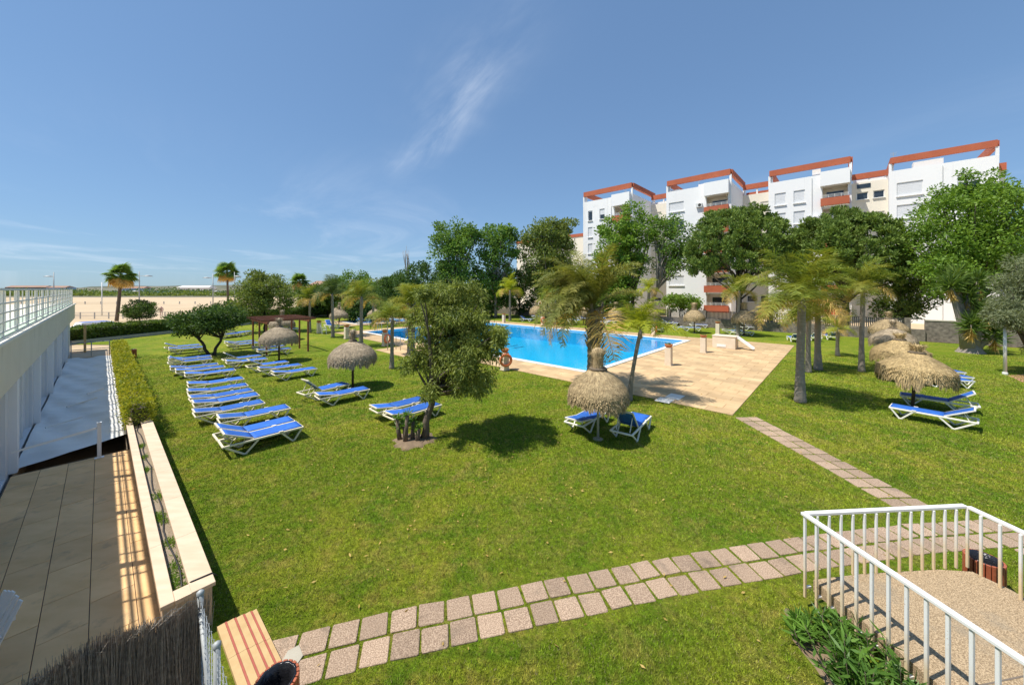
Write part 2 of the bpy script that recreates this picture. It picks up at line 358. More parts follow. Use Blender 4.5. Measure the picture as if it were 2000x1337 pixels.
def np_mesh(name, verts, nper, mat, parent=None, mats=None, midx=None):
    """verts (n*nper,3): one polygon of nper corners after another"""
    verts = np.asarray(verts, dtype=np.float32).reshape(-1, 3); nv = len(verts); nf = nv // nper
    me = bpy.data.meshes.new(name); me.vertices.add(nv); me.vertices.foreach_set('co', verts.ravel())
    me.loops.add(nv); me.loops.foreach_set('vertex_index', np.arange(nv, dtype=np.int32))
    me.polygons.add(nf); me.polygons.foreach_set('loop_start', np.arange(0, nv, nper, dtype=np.int32))
    for mm in (mats or [mat]): me.materials.append(M[mm])
    if midx is not None: me.polygons.foreach_set('material_index', np.asarray(midx, dtype=np.int32))
    me.update(calc_edges=True); return link(name, me, parent)
def unit(v): return v / np.maximum(np.linalg.norm(v, axis=-1, keepdims=True), 1e-6)
def rdirs(n): return unit(rng.normal(size=(n, 3)))
def leaf_quads(p, d, l, wd, curl=0.0):
    """pointed leaves: base p, axis d (unit), length l, width wd"""
    n = len(p); l = np.broadcast_to(l, (n,))[:, None]; wd = np.broadcast_to(wd, (n,))[:, None]
    sd = unit(np.cross(d, rdirs(n))); nrm = np.cross(d, sd)
    mid = p + d * l * .45 + nrm * l * curl
    return np.stack([p, mid + sd * wd / 2, p + d * l, mid - sd * wd / 2], 1)
ORD = ['first', 'second', 'third', 'fourth', 'fifth', 'sixth', 'seventh', 'eighth', 'ninth', 'tenth', 'eleventh', 'twelfth', 'thirteenth', 'fourteenth', 'fifteenth', 'sixteenth', 'seventeenth', 'eighteenth', 'nineteenth', 'twentieth']

# ------------------------------------------------------------------ ground, lawn, pool, deck
def inside(poly, p):
    n = len(poly); r = False; j = n - 1
    for i in range(n):
        (xi, yi), (xj, yj) = poly[i], poly[j]
        if (yi > p[1]) != (yj > p[1]) and p[0] < (xj - xi) * (p[1] - yi) / (yj - yi) + xi: r = not r
        j = i
    return r
def sheet(name, poly, z, mat, holes=(), parent=None, kind='structure'):
    bm = bmesh.new(); bm.faces.new([bm.verts.new((x, y, z)) for x, y in poly])
    for h in holes:
        for i in range(len(h)):
            p, q = Vector((*h[i], z)), Vector((*h[(i + 1) % len(h)], z)); nn = Vector((q.y - p.y, p.x - q.x, 0)).normalized()
            bmesh.ops.bisect_plane(bm, geom=bm.verts[:] + bm.edges[:] + bm.faces[:], plane_co=p, plane_no=nn)
        kill = [f for f in bm.faces if inside(h, f.calc_center_median())]
        bmesh.ops.delete(bm, geom=kill, context='FACES')
    for f in bm.faces:
        if f.normal.z < 0: f.normal_flip()
    me = bpy.data.meshes.new(name); bm.to_mesh(me); bm.free(); me.materials.append(M[mat])
    o = link(name, me, parent)
    if kind and parent is None: o['kind'] = kind
    return o
def rect(a0, a1, b0, b1, rot=ROT): return [W(a0, b0, rot), W(a1, b0, rot), W(a1, b1, rot), W(a0, b1, rot)]

POOL = (10.0, 36.2, 16.8, 32.6); KID = (45.0, 50.0, 20.0, 27.5); PIT = (13.65, 34.0, -1.30, .46)
holes = [rect(*POOL), rect(*KID), rect(*PIT, ROT2)]
sheet('ground', [(-2600, -120), (2600, -120), (2600, 4200), (-2600, 4200)], -.03, 'sand', holes)
BND = [(45.5, -3.0), (51.7, 5.9), (79.2, 45.8)]         # the garden's far end, (a, b)
LAWN = [W(-9, .75, ROT2), W(42.5, .75, ROT2), W(*BND[0]), W(*BND[2]), W(-42, 45.8), W(-42, -20)]
sheet('lawn', LAWN, 0, 'lawn', holes[:2])

def pool(name, r, depth, cop, lanes, floor='pool_tile'):
    a0, a1, b0, b1 = r; c = W((a0 + a1) / 2, (b0 + b1) / 2)
    root = empty(name, (*c, 0), ROT); root['kind'] = 'structure'
    la, lb = (a1 - a0) / 2, (b1 - b0) / 2; k = MB()
    z0, z1 = -depth, .03
    vs = [(-lb, -la, z0), (lb, -la, z0), (lb, la, z0), (-lb, la, z0), (-lb, -la, z1), (lb, -la, z1), (lb, la, z1), (-lb, la, z1)]
    k.add(vs, [(0, 1, 2, 3), (0, 4, 5, 1), (1, 5, 6, 2), (2, 6, 7, 3), (3, 7, 4, 0)])
    k.build('basin', floor, root)
    if lanes:
        for i in range(lanes):
            MB().box(lb - 5.4 + .25 * (i % 2), 1.2 + i * 1.05, z0 + .004, 1.5, .30, .004).build('floor_mark', 'pool_line', root)
    n = int(2 * la / 1.0)
    for sx in (-1, 1):                                  # coping stones
        me = MB().box(0, 0, 0, cop, 2 * la / n - .012, .075).mesh('coping_stone', 'coping', bevel=.008)
        for i in range(n):
            o = link('coping_stone', me, root); o.location = (sx * (lb + cop / 2 - .03), -la + (i + .5) * 2 * la / n, -.02)
    n = int((2 * lb + 2 * cop) / 1.0); wd = 2 * lb + 2 * cop - .06
    for sy in (-1, 1):
        me = MB().box(0, 0, 0, wd / n - .012, cop, .075).mesh('coping_stone', 'coping', bevel=.008)
        for i in range(n):
            o = link('coping_stone', me, root); o.location = (-wd / 2 + (i + .5) * wd / n, sy * (la + cop / 2 - .03), -.019)
    ww = MB().add([(-lb, -la, -.07), (lb, -la, -.07), (lb, la, -.07), (-lb, la, -.07)], [(0, 1, 2, 3)]).build('water', 'water', root)
    return root
pool('swimming_pool', POOL, 1.5, .36, 6)
pool('paddling_pool', KID, .45, .32, 0)
for i, (bb, dz) in enumerate([(18.6, 0)]):              # grab rails where swimmers climb out
    r_ = empty('pool_ladder', (*W(36.35, 18.3), .03), ROT, 'chrome ladder rails at the far left end of the large pool', 'ladder')
    for s in (-.25, .25):
        MB().tube([(s, .35, 0), (s, .35, .62), (s, .18, .80), (s, -.12, .80), (s, -.22, .55), (s, -.22, -.7)], .022, 8).build('rail', 'galvanised', r_, True)

DECK = [(2.86, 9.62, 14.4, 35.6), (9.62, 38.0, 14.4, 16.42), (9.62, 38.0, 32.98, 35.2), (36.58, 38.0, 16.42, 32.98), (21.0, 25.0, 12.3, 14.4),
        (43.2, 51.8, 18.0, 19.66), (43.2, 51.8, 27.84, 29.5), (43.2, 44.66, 19.66, 27.84), (50.34, 51.8, 19.66, 27.84)]
deck = empty('pool_deck', (*W(2.86, 14.4), 0), ROT); deck['kind'] = 'structure'
gm = MB()
for a0, a1, b0, b1 in DECK: gm.box((b0 + b1) / 2 - 14.4, (a0 + a1) / 2 - 2.86, .004, b1 - b0, a1 - a0, .012)
gm.build('joint_bed', 'deck_grout', deck)
tiles = []
TB, TA = .606, .9
for ri, (a0, a1, b0, b1) in enumerate(DECK):
    nb = max(1, round((b1 - b0) / TB)); wb = (b1 - b0) / nb
    for i in range(nb):
        a = a0 - (TA * (.5 if i % 2 else 0))
        while a < a1 - .02:
            s0, s1 = max(a, a0), min(a + TA, a1)
            if s1 - s0 > .05: tiles.append((b0 + (i + .5) * wb, (s0 + s1) / 2, wb, s1 - s0))
            a += TA
tiles.sort(key=lambda q: W(q[1], q[0])[0] ** 2 + W(q[1], q[0])[1] ** 2)
cache = {}
rest = MB()
for i, (bc, ac, wb, la) in enumerate(tiles):
    dz = random.uniform(-.002, .003)
    if i < 300:
        k = (round(wb, 3), round(la, 3))
        if k not in cache: cache[k] = MB().box(0, 0, 0, wb - .008, la - .008, .018).mesh('deck_tile', 'deck_stone', bevel=.003)
        o = link('deck_tile', cache[k], deck); o.location = (bc - 14.4, ac - 2.86, .012 + dz)
    else: rest.box(bc - 14.4, ac - 2.86, .012 + dz, wb - .012, la - .012, .018)
ro = rest.build('deck_tiles', 'deck_stone', deck); ro['kind'] = 'stuff'
for nm, p in (('drain_cover', (1298, 783)), ('drain_cover', (1318, 776))):
    g = gp(*p); o = MB().box(0, 0, 0, .62 if p[0] < 1300 else .75, .55, .012).build(nm, 'coping'); o.location = (*g, .034); o.rotation_euler.z = ROT
    tag(o, 'white square cover at the near edge of the stone deck' if p[0] < 1300 else 'pale rectangular slab let into the deck beside the white cover', 'cover')

# ------------------------------------------------------------------ stepping-stone paths
SLABS = []
def path(name, pts, rows, pitch, size, skip=()):
    pts = [Vector(p) for p in pts]; seg = []
    tot = sum((pts[i + 1] - pts[i]).length for i in range(len(pts) - 1)); n = int(tot / pitch)
    root = empty(name, (pts[0].x, pts[0].y, 0)); root['kind'] = 'structure'
    mes = []
    for _ in range(6):                                   # worn, not quite square casts
        pl_ = []
        for cx_, cy_ in ((-1, -1), (1, -1), (1, 1), (-1, 1)):
            c_ = Vector((cx_, cy_)) * size / 2 + Vector((random.uniform(-.007, .007), random.uniform(-.007, .007)))
            nx_ = Vector((-cy_, cx_)) if cx_ * cy_ > 0 else Vector((cy_, -cx_))
            ch_ = random.uniform(.006, .022); pl_ += [c_ - Vector((cx_ * ch_, 0)), c_ - Vector((0, cy_ * ch_))] if cx_ * cy_ < 0 else [c_ - Vector((0, cy_ * ch_)), c_ - Vector((cx_ * ch_, 0))]
        mes.append(MB().prism([(q.x, q.y) for q in pl_], 0, .05).mesh('paving_slab', 'slab', bevel=.006))
    for r in range(rows):
        off = (r - (rows - 1) / 2) * pitch; stag = random.uniform(-.03, .03)
        for i in range(n):
            d = (i + .5) * pitch + stag; k = 0
            while k < len(pts) - 2 and d > (pts[k + 1] - pts[k]).length: d -= (pts[k + 1] - pts[k]).length; k += 1
            u = (pts[k + 1] - pts[k]).normalized(); q = pts[k] + u * d + Vector((-u.y, u.x)) * off
            q += Vector((random.uniform(-.008, .008), random.uniform(-.008, .008)))
            an = math.atan2(u.y, u.x) + random.uniform(-.03, .03)
            o = link('paving_slab', mes[random.randrange(6)], root); o.location = (q.x - pts[0].x, q.y - pts[0].y, -.036 + random.uniform(-.004, .005)); o.rotation_euler.z = an
            o.scale = (random.uniform(.96, 1.02), random.uniform(.96, 1.02), 1)
            SLABS.append((q.x, q.y, an, size / 2 * .97))
    return root
path('cross_path', [(-2.95, 4.15), (-1.5, 4.58), (.1, 4.97), (2.2, 5.46), (4.85, 5.98), (7.2, 6.35), (8.45, 6.45)], 2, .362, .328)
path('pool_path', [(8.05, 12.35), (8.1, 7.1)], 2, .40, .365)
path('corner_path', [(8.75, 6.85), (8.95, 5.2), (8.8, 3.9)], 2, .37, .333)

# ------------------------------------------------------------------ terrace, planter, terrace house
def L2(a, b): return (b, a)                              # local x = b, y = a inside ROT2 roots
ZF = .25
ter = empty('terrace', (0, 0, 0), ROT2); ter['kind'] = 'structure'
MB().box((-1.34 + .50) / 2, (13.6 - 6) / 2, 0, 1.84, 19.6, ZF - .014).build('floor_bed', 'grout_dark', ter)
cache = {}
b_ = -1.32
for c in range(5):
    wcol = [.40, .41, .41, .41, .19][c]; a_ = 2.0 - (.41 if c % 2 else 0)
    while a_ < 13.6:
        e = min(a_ + .82, 13.6); k = (wcol, round(e - a_, 2))
        if k not in cache: cache[k] = MB().box(0, 0, 0, wcol - .008, e - a_ - .008, .02).mesh('terrace_slab', 'terrace_slab', bevel=.002)
        o = link('terrace_slab', cache[k], ter); o.location = (b_ + wcol / 2, (a_ + e) / 2, ZF - .020 + random.uniform(-.0015, .0015)); a_ += .82
    b_ += wcol
# sunken basin under the tarpaulin
pa0, pa1, pb0, pb1 = PIT
k = MB(); zb = -.30
k.add([(pb0, pa0, zb), (pb1, pa0, zb), (pb1, pa1, zb), (pb0, pa1, zb), (pb0, pa0, ZF), (pb1, pa0, ZF), (pb1, pa1, ZF), (pb0, pa1, ZF)],
      [(0, 1, 2, 3), (0, 4, 5, 1), (1, 5, 6, 2), (2, 6, 7, 3), (3, 7, 4, 0)])
k.build('sunken_basin', 'pit_wall', ter)
for i in range(4): MB().box(pb0 + .30, pa0 + .18 + .16 * i, zb + .004, .5, .10, .10 + .09 * (3 - i)).build('basin_step', 'terrace_slab', ter)
MB().box((-1.34 + .5) / 2, 35.3, 0, 1.84, 2.55, ZF).build('end_landing', 'planter_wall', ter)
# tarpaulin
nx, ny = 26, 150; vs = []
for j in range(ny + 1):
    for i in range(nx + 1):
        fx, fy = i / nx, j / ny; b = pb0 - .02 + fx * (pb1 - pb0 + .04)
        a = 13.95 + 1.05 * fx + fy * (34.15 - 13.95 - 1.05 * fx)
        sag = -.08 * math.sin(math.pi * fx) * (1 - .3 * math.cos(fy * 19)) * min(1, fy * 14)
        z = ZF + .03 + sag + min(1, .15 + fy * 12) * (.018 * math.sin(a * 5.2 + 2.5 * math.sin(b * 3 + a)) * (.4 + fx) + .012 * math.sin(a * 13 + b * 5) + .02 * math.sin(b * 7 + a * 2.1))
        if fx < .05 or fx > .95: z = max(z, ZF + .012)
        vs.append((b, a, z))
fs = [(j * (nx + 1) + i, j * (nx + 1) + i + 1, (j + 1) * (nx + 1) + i + 1, (j + 1) * (nx + 1) + i) for j in range(ny) for i in range(nx)]
tp = MB().add(vs, fs).build('tarpaulin', 'tarp', None, True); tp.rotation_euler.z = ROT2
tag(tp, 'wrinkled pale grey tarpaulin covering the sunken basin beside the terrace doors', 'tarpaulin')
for i, (a, b, ln, an) in enumerate([(20.5, -.45, 1.1, .9), (22.3, -.15, .8, 1.0), (17.8, -.75, .9, .7)]):
    o = MB().box(0, 0, 0, ln, .035, .035).build('batten', 'white_metal'); o.location = (*W(a, b, ROT2), ZF + .012); o.rotation_euler.z = ROT2 + an
    tag(o, ['long white batten lying on the middle of the tarpaulin', 'white batten lying farthest out on the tarpaulin', 'white batten on the tarpaulin nearest the doors'][i], 'batten', 'battens weighing down the tarpaulin')
# barrier at the basin edge and at its far end
po = empty('barrier_post', (*W(13.5, -.03, ROT2), ZF), ROT2, 'white square barrier post standing at the edge of the sunken basin', 'post')
MB().box(0, 0, 0, .07, .07, .86).build('post', 'white_metal', po); MB().box(0, 0, 0, .16, .12, .012).build('base_plate', 'white_metal', po); MB().box(0, 0, .86, .08, .08, .015).build('cap', 'white_metal', po)
MB().bar((-.035, 0, .74), (-1.26, -.25, .62), .012, .045).build('barrier_tape', 'white_metal', po)
po = empty('end_barrier', (*W(34.4, -.4, ROT2), ZF), ROT2, 'low white tube railing across the far end of the tarpaulin', 'railing')
for b in (-.8, 0, .75): MB().tube([(b, 0, 0), (b, 0, .9)], .025, 8).build('post', 'galvanised', po)
for z in (.45, .88): MB().tube([(-.8, 0, z), (.75, 0, z)], .02, 8).build('rail', 'galvanised', po)

# planter
pl = empty('planter', (*W(6.06, .48, ROT2), 0), ROT2, 'long stone planter with pale coping dividing the terrace from the lawn', 'planter')
PA0, PA1 = 6.06, 34.6; ln = PA1 - PA0
MB().box(.06, ln / 2, 0, .10, ln - .02, .50).build('inner_wall', 'planter_wall', pl)
MB().box(.40, ln / 2, 0, .16, ln - .02, .50).build('outer_wall', 'planter_wall', pl)
MB().box(.23, .06, 0, .24, .10, .50).build('end_wall', 'planter_wall', pl)
MB().box(.215, ln / 2 + .1, .30, .21, ln - .25, .14).build('soil', 'gravel', pl)
n = 19; s = ln / n
mi_ = MB().box(0, 0, 0, .13, s - .004, .05).mesh('coping_slab', 'planter_stone', bevel=.004); mo_ = MB().box(0, 0, 0, .24, s - .004, .05).mesh('coping_slab', 'planter_stone', bevel=.004)
for i in range(n):
    for me, x in ((mi_, .055), (mo_, .395)):
        o = link('coping_slab', me, pl); o.location = (x, (i + .5) * s, .50)
MB().box(.198, .10, .501, .153, .22, .05).build('end_coping', 'planter_stone', pl)
pts = [(.22 + .03 * math.sin(i * 1.3) + .015 * math.sin(i * 3.1), .3 + i * .45, .455) for i in range(22)]
ho = MB().tube(pts + [(.20, 10.1, .45)], .011, 6).build('irrigation_hose', 'hose', None, True); ho.location = pl.location; ho.rotation_euler.z = ROT2
tag(ho, 'thin black irrigation hose lying along the gravel of the planter', 'hose')
ho = MB().tube([(.21, .32, .45), (.30, .22, .56), (.50, .20, .562), (.56, .19, .5)], .010, 6).build('hose_end', 'hose', None, True); ho.location = pl.location; ho.rotation_euler.z = ROT2
tag(ho, 'black hose end crossing the coping at the near corner of the planter', 'hose')

# terrace house: fascia, columns, doors, roof terrace with railing
ho = empty('terrace_house', (*W(0, -1.25, ROT2), 0), ROT2, 'cream two-level terrace house with deep fascia and slatted roof railing', 'house')
HA0, HA1 = -3.0, 41.0; hl = HA1 - HA0; hm = (HA0 + HA1) / 2
MB().box(-2.2, hm, 2.34, 4.4, hl, 1.0).build('fascia', 'render_cream', ho)
MB().box(-2.19, hm, 3.341, 4.5, hl + .06, .05).build('roof_edge', 'render_ivory', ho)
MB().box(-2.55, hm, 3.392, 3.9, hl - .2, .02).build('roof_deck', 'render_cream', ho)
MB().box(-.34, hm, 3.393, .5, hl - .2, .03).build('gutter_strip', 'roof_green', ho)
def facade(mb, x, y0, y1, z0, z1, ops, depth, sgn=1, mi=0):
    """wall in the plane local x = const with real openings and reveals; sgn: direction into the building"""
    ys = sorted({y0, y1, *[v for o in ops for v in o[:2]]}); zs = sorted({z0, z1, *[v for o in ops for v in o[2:4]]})
    for i in range(len(ys) - 1):
        for j in range(len(zs) - 1):
            yc, zc_ = (ys[i] + ys[i + 1]) / 2, (zs[j] + zs[j + 1]) / 2
            if any(o[0] < yc < o[1] and o[2] < zc_ < o[3] for o in ops): continue
            mb.add([(x, ys[i], zs[j]), (x, ys[i + 1], zs[j]), (x, ys[i + 1], zs[j + 1]), (x, ys[i], zs[j + 1])], [(0, 3, 2, 1) if sgn > 0 else (0, 1, 2, 3)], mi)
    for o in ops:
        a, b, c, d = o[:4]; xd = x + sgn * depth
        q = [(x, a, c), (x, b, c), (x, b, d), (x, a, d), (xd, a, c), (xd, b, c), (xd, b, d), (xd, a, d)]
        mb.add(q, [(0, 1, 5, 4), (1, 2, 6, 5), (2, 3, 7, 6), (3, 0, 4, 7)], mi)
k = MB(); ops = []
for i, a in enumerate([9.2, 13.8, 18.4, 23.0, 27.6, 32.2]): ops += [(a + .35, a + 1.35, ZF + .02, 2.30), (a + 1.75, a + 4.2, ZF + .02, 2.30)]
facade(k, -.12, HA0, HA1 - 3, 0, 2.34, ops, .14, -1); k.add([(-.12, HA1 - 3, 0), (-4.4, HA1 - 3, 0), (-4.4, HA1 - 3, 2.34), (-.12, HA1 - 3, 2.34)], [(0, 1, 2, 3)])
k.add([(-4.4, HA0, 0), (-4.4, HA1 - 3, 0), (-4.4, HA1 - 3, 2.34), (-4.4, HA0, 2.34)], [(0, 3, 2, 1)]); k.add([(-.12, HA0, 0), (-4.4, HA0, 0), (-4.4, HA0, 2.34), (-.12, HA0, 2.34)], [(0, 3, 2, 1)])
k.build('wall', 'shade_panel', ho)
for i, a in enumerate([9.2, 13.8, 18.4, 23.0, 27.6, 32.2]):
    d = MB().box(-.24, a + .85, ZF + .02, .02, 1.0, 2.03).build('glass_door', 'door_glass', ho)
    for y in (a + .37, a + 1.33): MB().box(-.21, y, ZF + .02, .05, .05, 2.03).build('frame_post', 'white_metal', d)
    MB().box(-.21, a + .85, 2.25, .05, .9, .05).build('frame_head', 'white_metal', d)
    d = MB().box(-.25, a + 2.97, ZF + .02, .03, 2.45, 2.03).build('shutter_door', 'shade_panel', ho)
    for y in (a + 1.78, a + 2.97, a + 4.17): MB().box(-.21, y, ZF + .02, .05, .06, 2.03).build('frame_post', 'white_metal', d)
    MB().box(-.06, a + .12, ZF, .12, .26, 2.09).build('column', 'render_white', ho)
rl = empty('railing', (-.10, 0, 3.39)); rl.parent = ho
pme = MB().box(0, 0, 0, .05, .13, 1.0).mesh('post', 'cream_metal', bevel=.006)
na = int(hl / 1.95)
for i in range(na + 1):
    o = link('post', pme, rl); o.location = (0, HA0 + .3 + i * 1.94, 0)
for z in (.10, .30, .50, .70): MB().box(0, hm, z, .028, hl - .8, .036).build('rail', 'cream_metal', rl)
MB().box(0, hm, .985, .07, hl - .7, .05).build('top_rail', 'cream_metal', rl)
k = MB(); n = int(hl / .65)
for i in range(n): k.box(0, HA0 + .6 + i * .65, .1, .02, .03, .88)
k.build('upright_bars', 'cream_metal', rl)
ps = MB().box(0, 0, 0, .12, .35, 1.9).build('gate_pillar', 'tile_yellow'); ps.location = (*W(39.2, -.75, ROT2), 0); ps.rotation_euler.z = ROT2
tag(ps, 'narrow yellow pillar at the far end of the terrace house by the hedge', 'pillar')

# garden end: kerb and clipped hedge come below with the plants
kd = [W(*BND[0]), W(*BND[2])]; kv = Vector(kd[1]) - Vector(kd[0])
kr = MB().bar((kd[0][0], kd[0][1], .13), (kd[0][0] + kv.x * .55, kd[0][1] + kv.y * .55, .13), .30, .26).build('boundary_kerb', 'kerb'); tag(kr, 'low grey stone kerb along the foot of the clipped hedge', 'kerb')

# ------------------------------------------------------------------ landing with white balustrade (right foreground)
PZ = .42; RZ = 1.30
def rx(d): return 4.06 + .12 * (4.99 - d)
ld = empty('stair_landing', (5.2, 3.4, 0), 0, 'exposed-aggregate stair landing with white tube balustrade on three sides', 'landing')
off = Vector((5.2, 3.4))
poly = [(rx(.6) + .09, .6), (rx(4.95) + .07, 4.92), (4.9, 5.02), (6.05, 5.10), (6.5, 5.06), (6.62, 4.75), (6.75, .6)]
MB().prism([(x - off.x, y - off.y) for x, y in poly], PZ - .16, PZ).build('landing_slab', 'exposed_aggregate', ld)
MB().prism([(x - off.x, y - off.y) for x, y in [(rx(.6) + .35, .6), (rx(4.7) + .35, 4.6), (6.3, 4.7), (6.4, .6)]], 0, PZ - .161).build('plinth', 'concrete_pale', ld)
jk = MB()
for y in (2.1, 3.55): jk.bar((rx(y) + .12 - off.x, y - off.y, PZ + .001), (6.6 - off.x, y + .35 - off.y, PZ + .001), .014, .004)
jk.build('joint', 'grout_dark', ld)
corner = Vector((rx(4.99), 4.99)); bk = Vector((6.53, 5.17)); rt = Vector((6.68, 1.0)); lf = Vector((rx(.6), .6))
def rail(p, q, nm='handrail'):
    MB().bar((p.x - off.x, p.y - off.y, RZ - .02), (q.x - off.x, q.y - off.y, RZ - .02), .065, .04).build(nm, 'white_metal', ld, bevel=.006)
rail(lf, corner + Vector((0, .02))); rail(corner + Vector((.034, .0)), bk + Vector((0, 0))); rail(bk + Vector((.02, -.03)), rt)
bal = MB().box(0, 0, 0, .030, .030, RZ - .04 - (PZ - .28)).mesh('baluster', 'worn_rail', bevel=.004)
bal2 = MB().box(0, 0, 0, .028, .028, RZ - .04 - PZ).mesh('baluster', 'worn_rail', bevel=.004)
br = MB().box(.04, 0, 0, .09, .03, .03).mesh('bracket', 'worn_rail')
d = 4.97
while d > .7:
    o = link('baluster', bal, ld); o.location = (rx(d) - off.x, d - off.y, PZ - .28); o.rotation_euler.z = .12
    q = link('bracket', br, o); q.location = (0, 0, .12); d -= .165
n = 14
for i in range(1, n + 1):
    p = corner.lerp(bk, i / n); o = link('baluster', bal2, ld); o.location = (p.x - off.x, p.y - .03 - off.y, PZ - .002)
for i in range(1, 23):
    p = bk.lerp(rt, i * .19 / (bk - rt).length)
    if p.y < 1.0: break
    o = link('baluster', bal2, ld); o.location = (p.x - .02 - off.x, p.y - off.y, PZ - .002)

# wooden litter bins
def bin_(name, loc, label, h=.48, r=.185):
    root = empty(name, (*loc, 0), random.uniform(0, 1), label, 'litter bin', 'wooden litter bins')
    n = 22; me = MB().box(0, 0, 0, .030, 2 * math.pi * r / n * .82, h).mesh('slat', 'bin_wood', bevel=.004)
    for i in range(n):
        an = 2 * math.pi * i / n; o = link('slat', me, root); o.location = (r * math.cos(an), r * math.sin(an), .005); o.rotation_euler.z = an
    MB().lathe([(r - .022, .03), (r - .020, h - .06), (r - .012, h + .012), (r - .03, h + .004), (r - .05, h - .12), (.10, .16), (.001, .14)], 28, jit=lambda i, j: .03 * math.sin(j * 2.2 + i)).build('liner', 'bin_liner', root, True)
    k = MB().lathe([(r + .012, .12), (r + .018, .12), (r + .018, .15), (r + .012, .15), (r + .012, .12)], 28).build('hoop', 'rust', root)
    return root
bin_('litter_bin', gp(540, 1330, .46), 'slatted wooden litter bin with black liner beside the striped tiles')
bin_('litter_bin', (6.98, 5.30), 'slatted wooden litter bin with black liner behind the white balustrade', .43)
b3 = gp(257, 699); root = bin_('litter_bin', b3, 'dark wooden litter bin on the lawn at the far end of the golden hedge', .55, .22)

# striped tile strip at the end of the planter
ts = empty('tiled_step', (*W(5.9, .98, ROT2), 0), ROT2, 'beige tiled step strip with four red stripes at the planter end', 'step')
b0 = 0.0; stripes = [.09, .185, .275, .353]
edges = [0] + [v for s in stripes for v in (s - .011, s + .011)] + [.41]
for i in range(0, len(edges) - 1):
    x0, x1 = edges[i], edges[i + 1]; red = i % 2 == 1
    for a0, a1 in ((-.62, 0), (-1.24, -.62), (-1.86, -1.24), (-2.5, -1.86)):
        MB().box((x0 + x1) / 2, (a0 + a1) / 2 + (0 if i < 2 else -.02 * (i - 1) / 2), .01 + (.001 if red else 0), x1 - x0 - .002, a1 - a0 - .004, .05).build('stripe' if red else 'tile', 'tile_red' if red else 'tile_yellow', ts)
cc = MB().prism([(0, 0), (.34, .02), (.40, .28), (.20, .50), (.02, .40)], -.01, .022).build('mortar_patch', 'concrete_pale'); cc.location = (*gp(538, 1316), .006); cc.rotation_euler.z = .1; cc.scale = (.55, .62, .7)
tag(cc, 'rough pale mortar patch between the striped tiles and the first slabs', 'mortar patch')

# brushwood screen on a wire fence (bottom left corner)
FA, FB, FZ = 4.47, .62, 1.5
fe = empty('brushwood_fence', (*W(FA, FB, ROT2), 0), ROT2, 'wire mesh fence corner with a dark brushwood screen and grey steel posts', 'fence')
MB().tube([(0, 0, 0), (0, 0, FZ + .02)], .024, 12).lathe([(.030, FZ + .005), (.030, FZ + .03), (.012, FZ + .045), (.001, FZ + .046)], 12).build('corner_post', 'galvanised', fe, True)
MB().tube([(0, -.74, 0), (0, -.74, FZ + .01)], .024, 12).lathe([(.029, FZ - .005), (.029, FZ + .02), (.012, FZ + .034), (.001, FZ + .035)], 12, c=(0, -.74, 0)).build('post', 'galvanised', fe, True)
MB().tube([(0, -.02, FZ - .12), (.02, -.70, .25)], .021, 10).build('brace', 'galvanised', fe, True)
MB().tube([(0, 0, 0), (0, 0, 0.01)], .05, 10).build('base_plate', 'galvanised', fe)
k = MB()
for nseg, (ox, oy, dx, dy, Lg) in enumerate([(0, 0, 0, -1, 2.6), (0, 0, -1, 0, 1.95)]):
    st = .055; m_ = int(Lg / st)
    for i in range(m_ + 1):
        x = i * st; pts = []; zz = .1; sgn = 1 if i % 2 else -1
        while zz <= FZ - .02:
            jx = x + (st / 2) * (1 if (int(round(zz / .0275)) + i) % 2 else -1)
            pts.append((ox + dx * jx + (.004 if i % 2 else -.004) * abs(dy), oy + dy * jx + .03 * abs(dx), zz)); zz += .0275
        k.tube(pts, .0026, 3, cap=False)
wm = k.build('wire_mesh', 'galvanised', fe); wm['kind'] = 'stuff'
n = 5200; bx = -rng.uniform(0.0, 1.95, n); tip = FZ - .05 + rng.normal(0, .035, n) + .05 * np.sin(bx * 7) - np.where(rng.random(n) < .15, rng.uniform(0, .25, n), 0)
lean = rng.normal(0, .05, n); y0_ = rng.uniform(-.03, .04, n); wd_ = rng.uniform(.002, .0045, n); z0_ = np.where(rng.random(n) < .3, rng.uniform(.3, 1.0, n), rng.uniform(0, .2, n))
p0 = np.stack([bx, y0_, z0_], 1); p1 = np.stack([bx + lean, y0_ + rng.normal(0, .03, n), tip], 1)
an = rng.uniform(0, 3.14, n); sd = np.stack([np.cos(an), np.sin(an), 0 * an], 1) * wd_[:, None]; sd2 = np.stack([-np.sin(an), np.cos(an), 0 * an], 1) * wd_[:, None]
q1 = np.stack([p0 - sd, p0 + sd, p1 + sd * .4, p1 - sd * .4], 1); q2 = np.stack([p0 - sd2, p0 + sd2, p1 + sd2 * .4, p1 - sd2 * .4], 1)
bo = np_mesh('brushwood', np.concatenate([q1, q2]), 4, 'brushwood', fe); bo['kind'] = 'stuff'
n = 420; bx = -rng.uniform(.2, 1.9, n); p0 = np.stack([bx, rng.uniform(-.03, .03, n), np.full(n, FZ - .10)], 1); dd = unit(np.stack([rng.normal(0, .7, n), rng.normal(0, .3, n), rng.uniform(.25, 1.0, n)], 1))
bo = np_mesh('loose_twigs', leaf_quads(p0, dd, rng.uniform(.06, .16, n), .006), 4, 'brush_tip', fe); bo['kind'] = 'stuff'

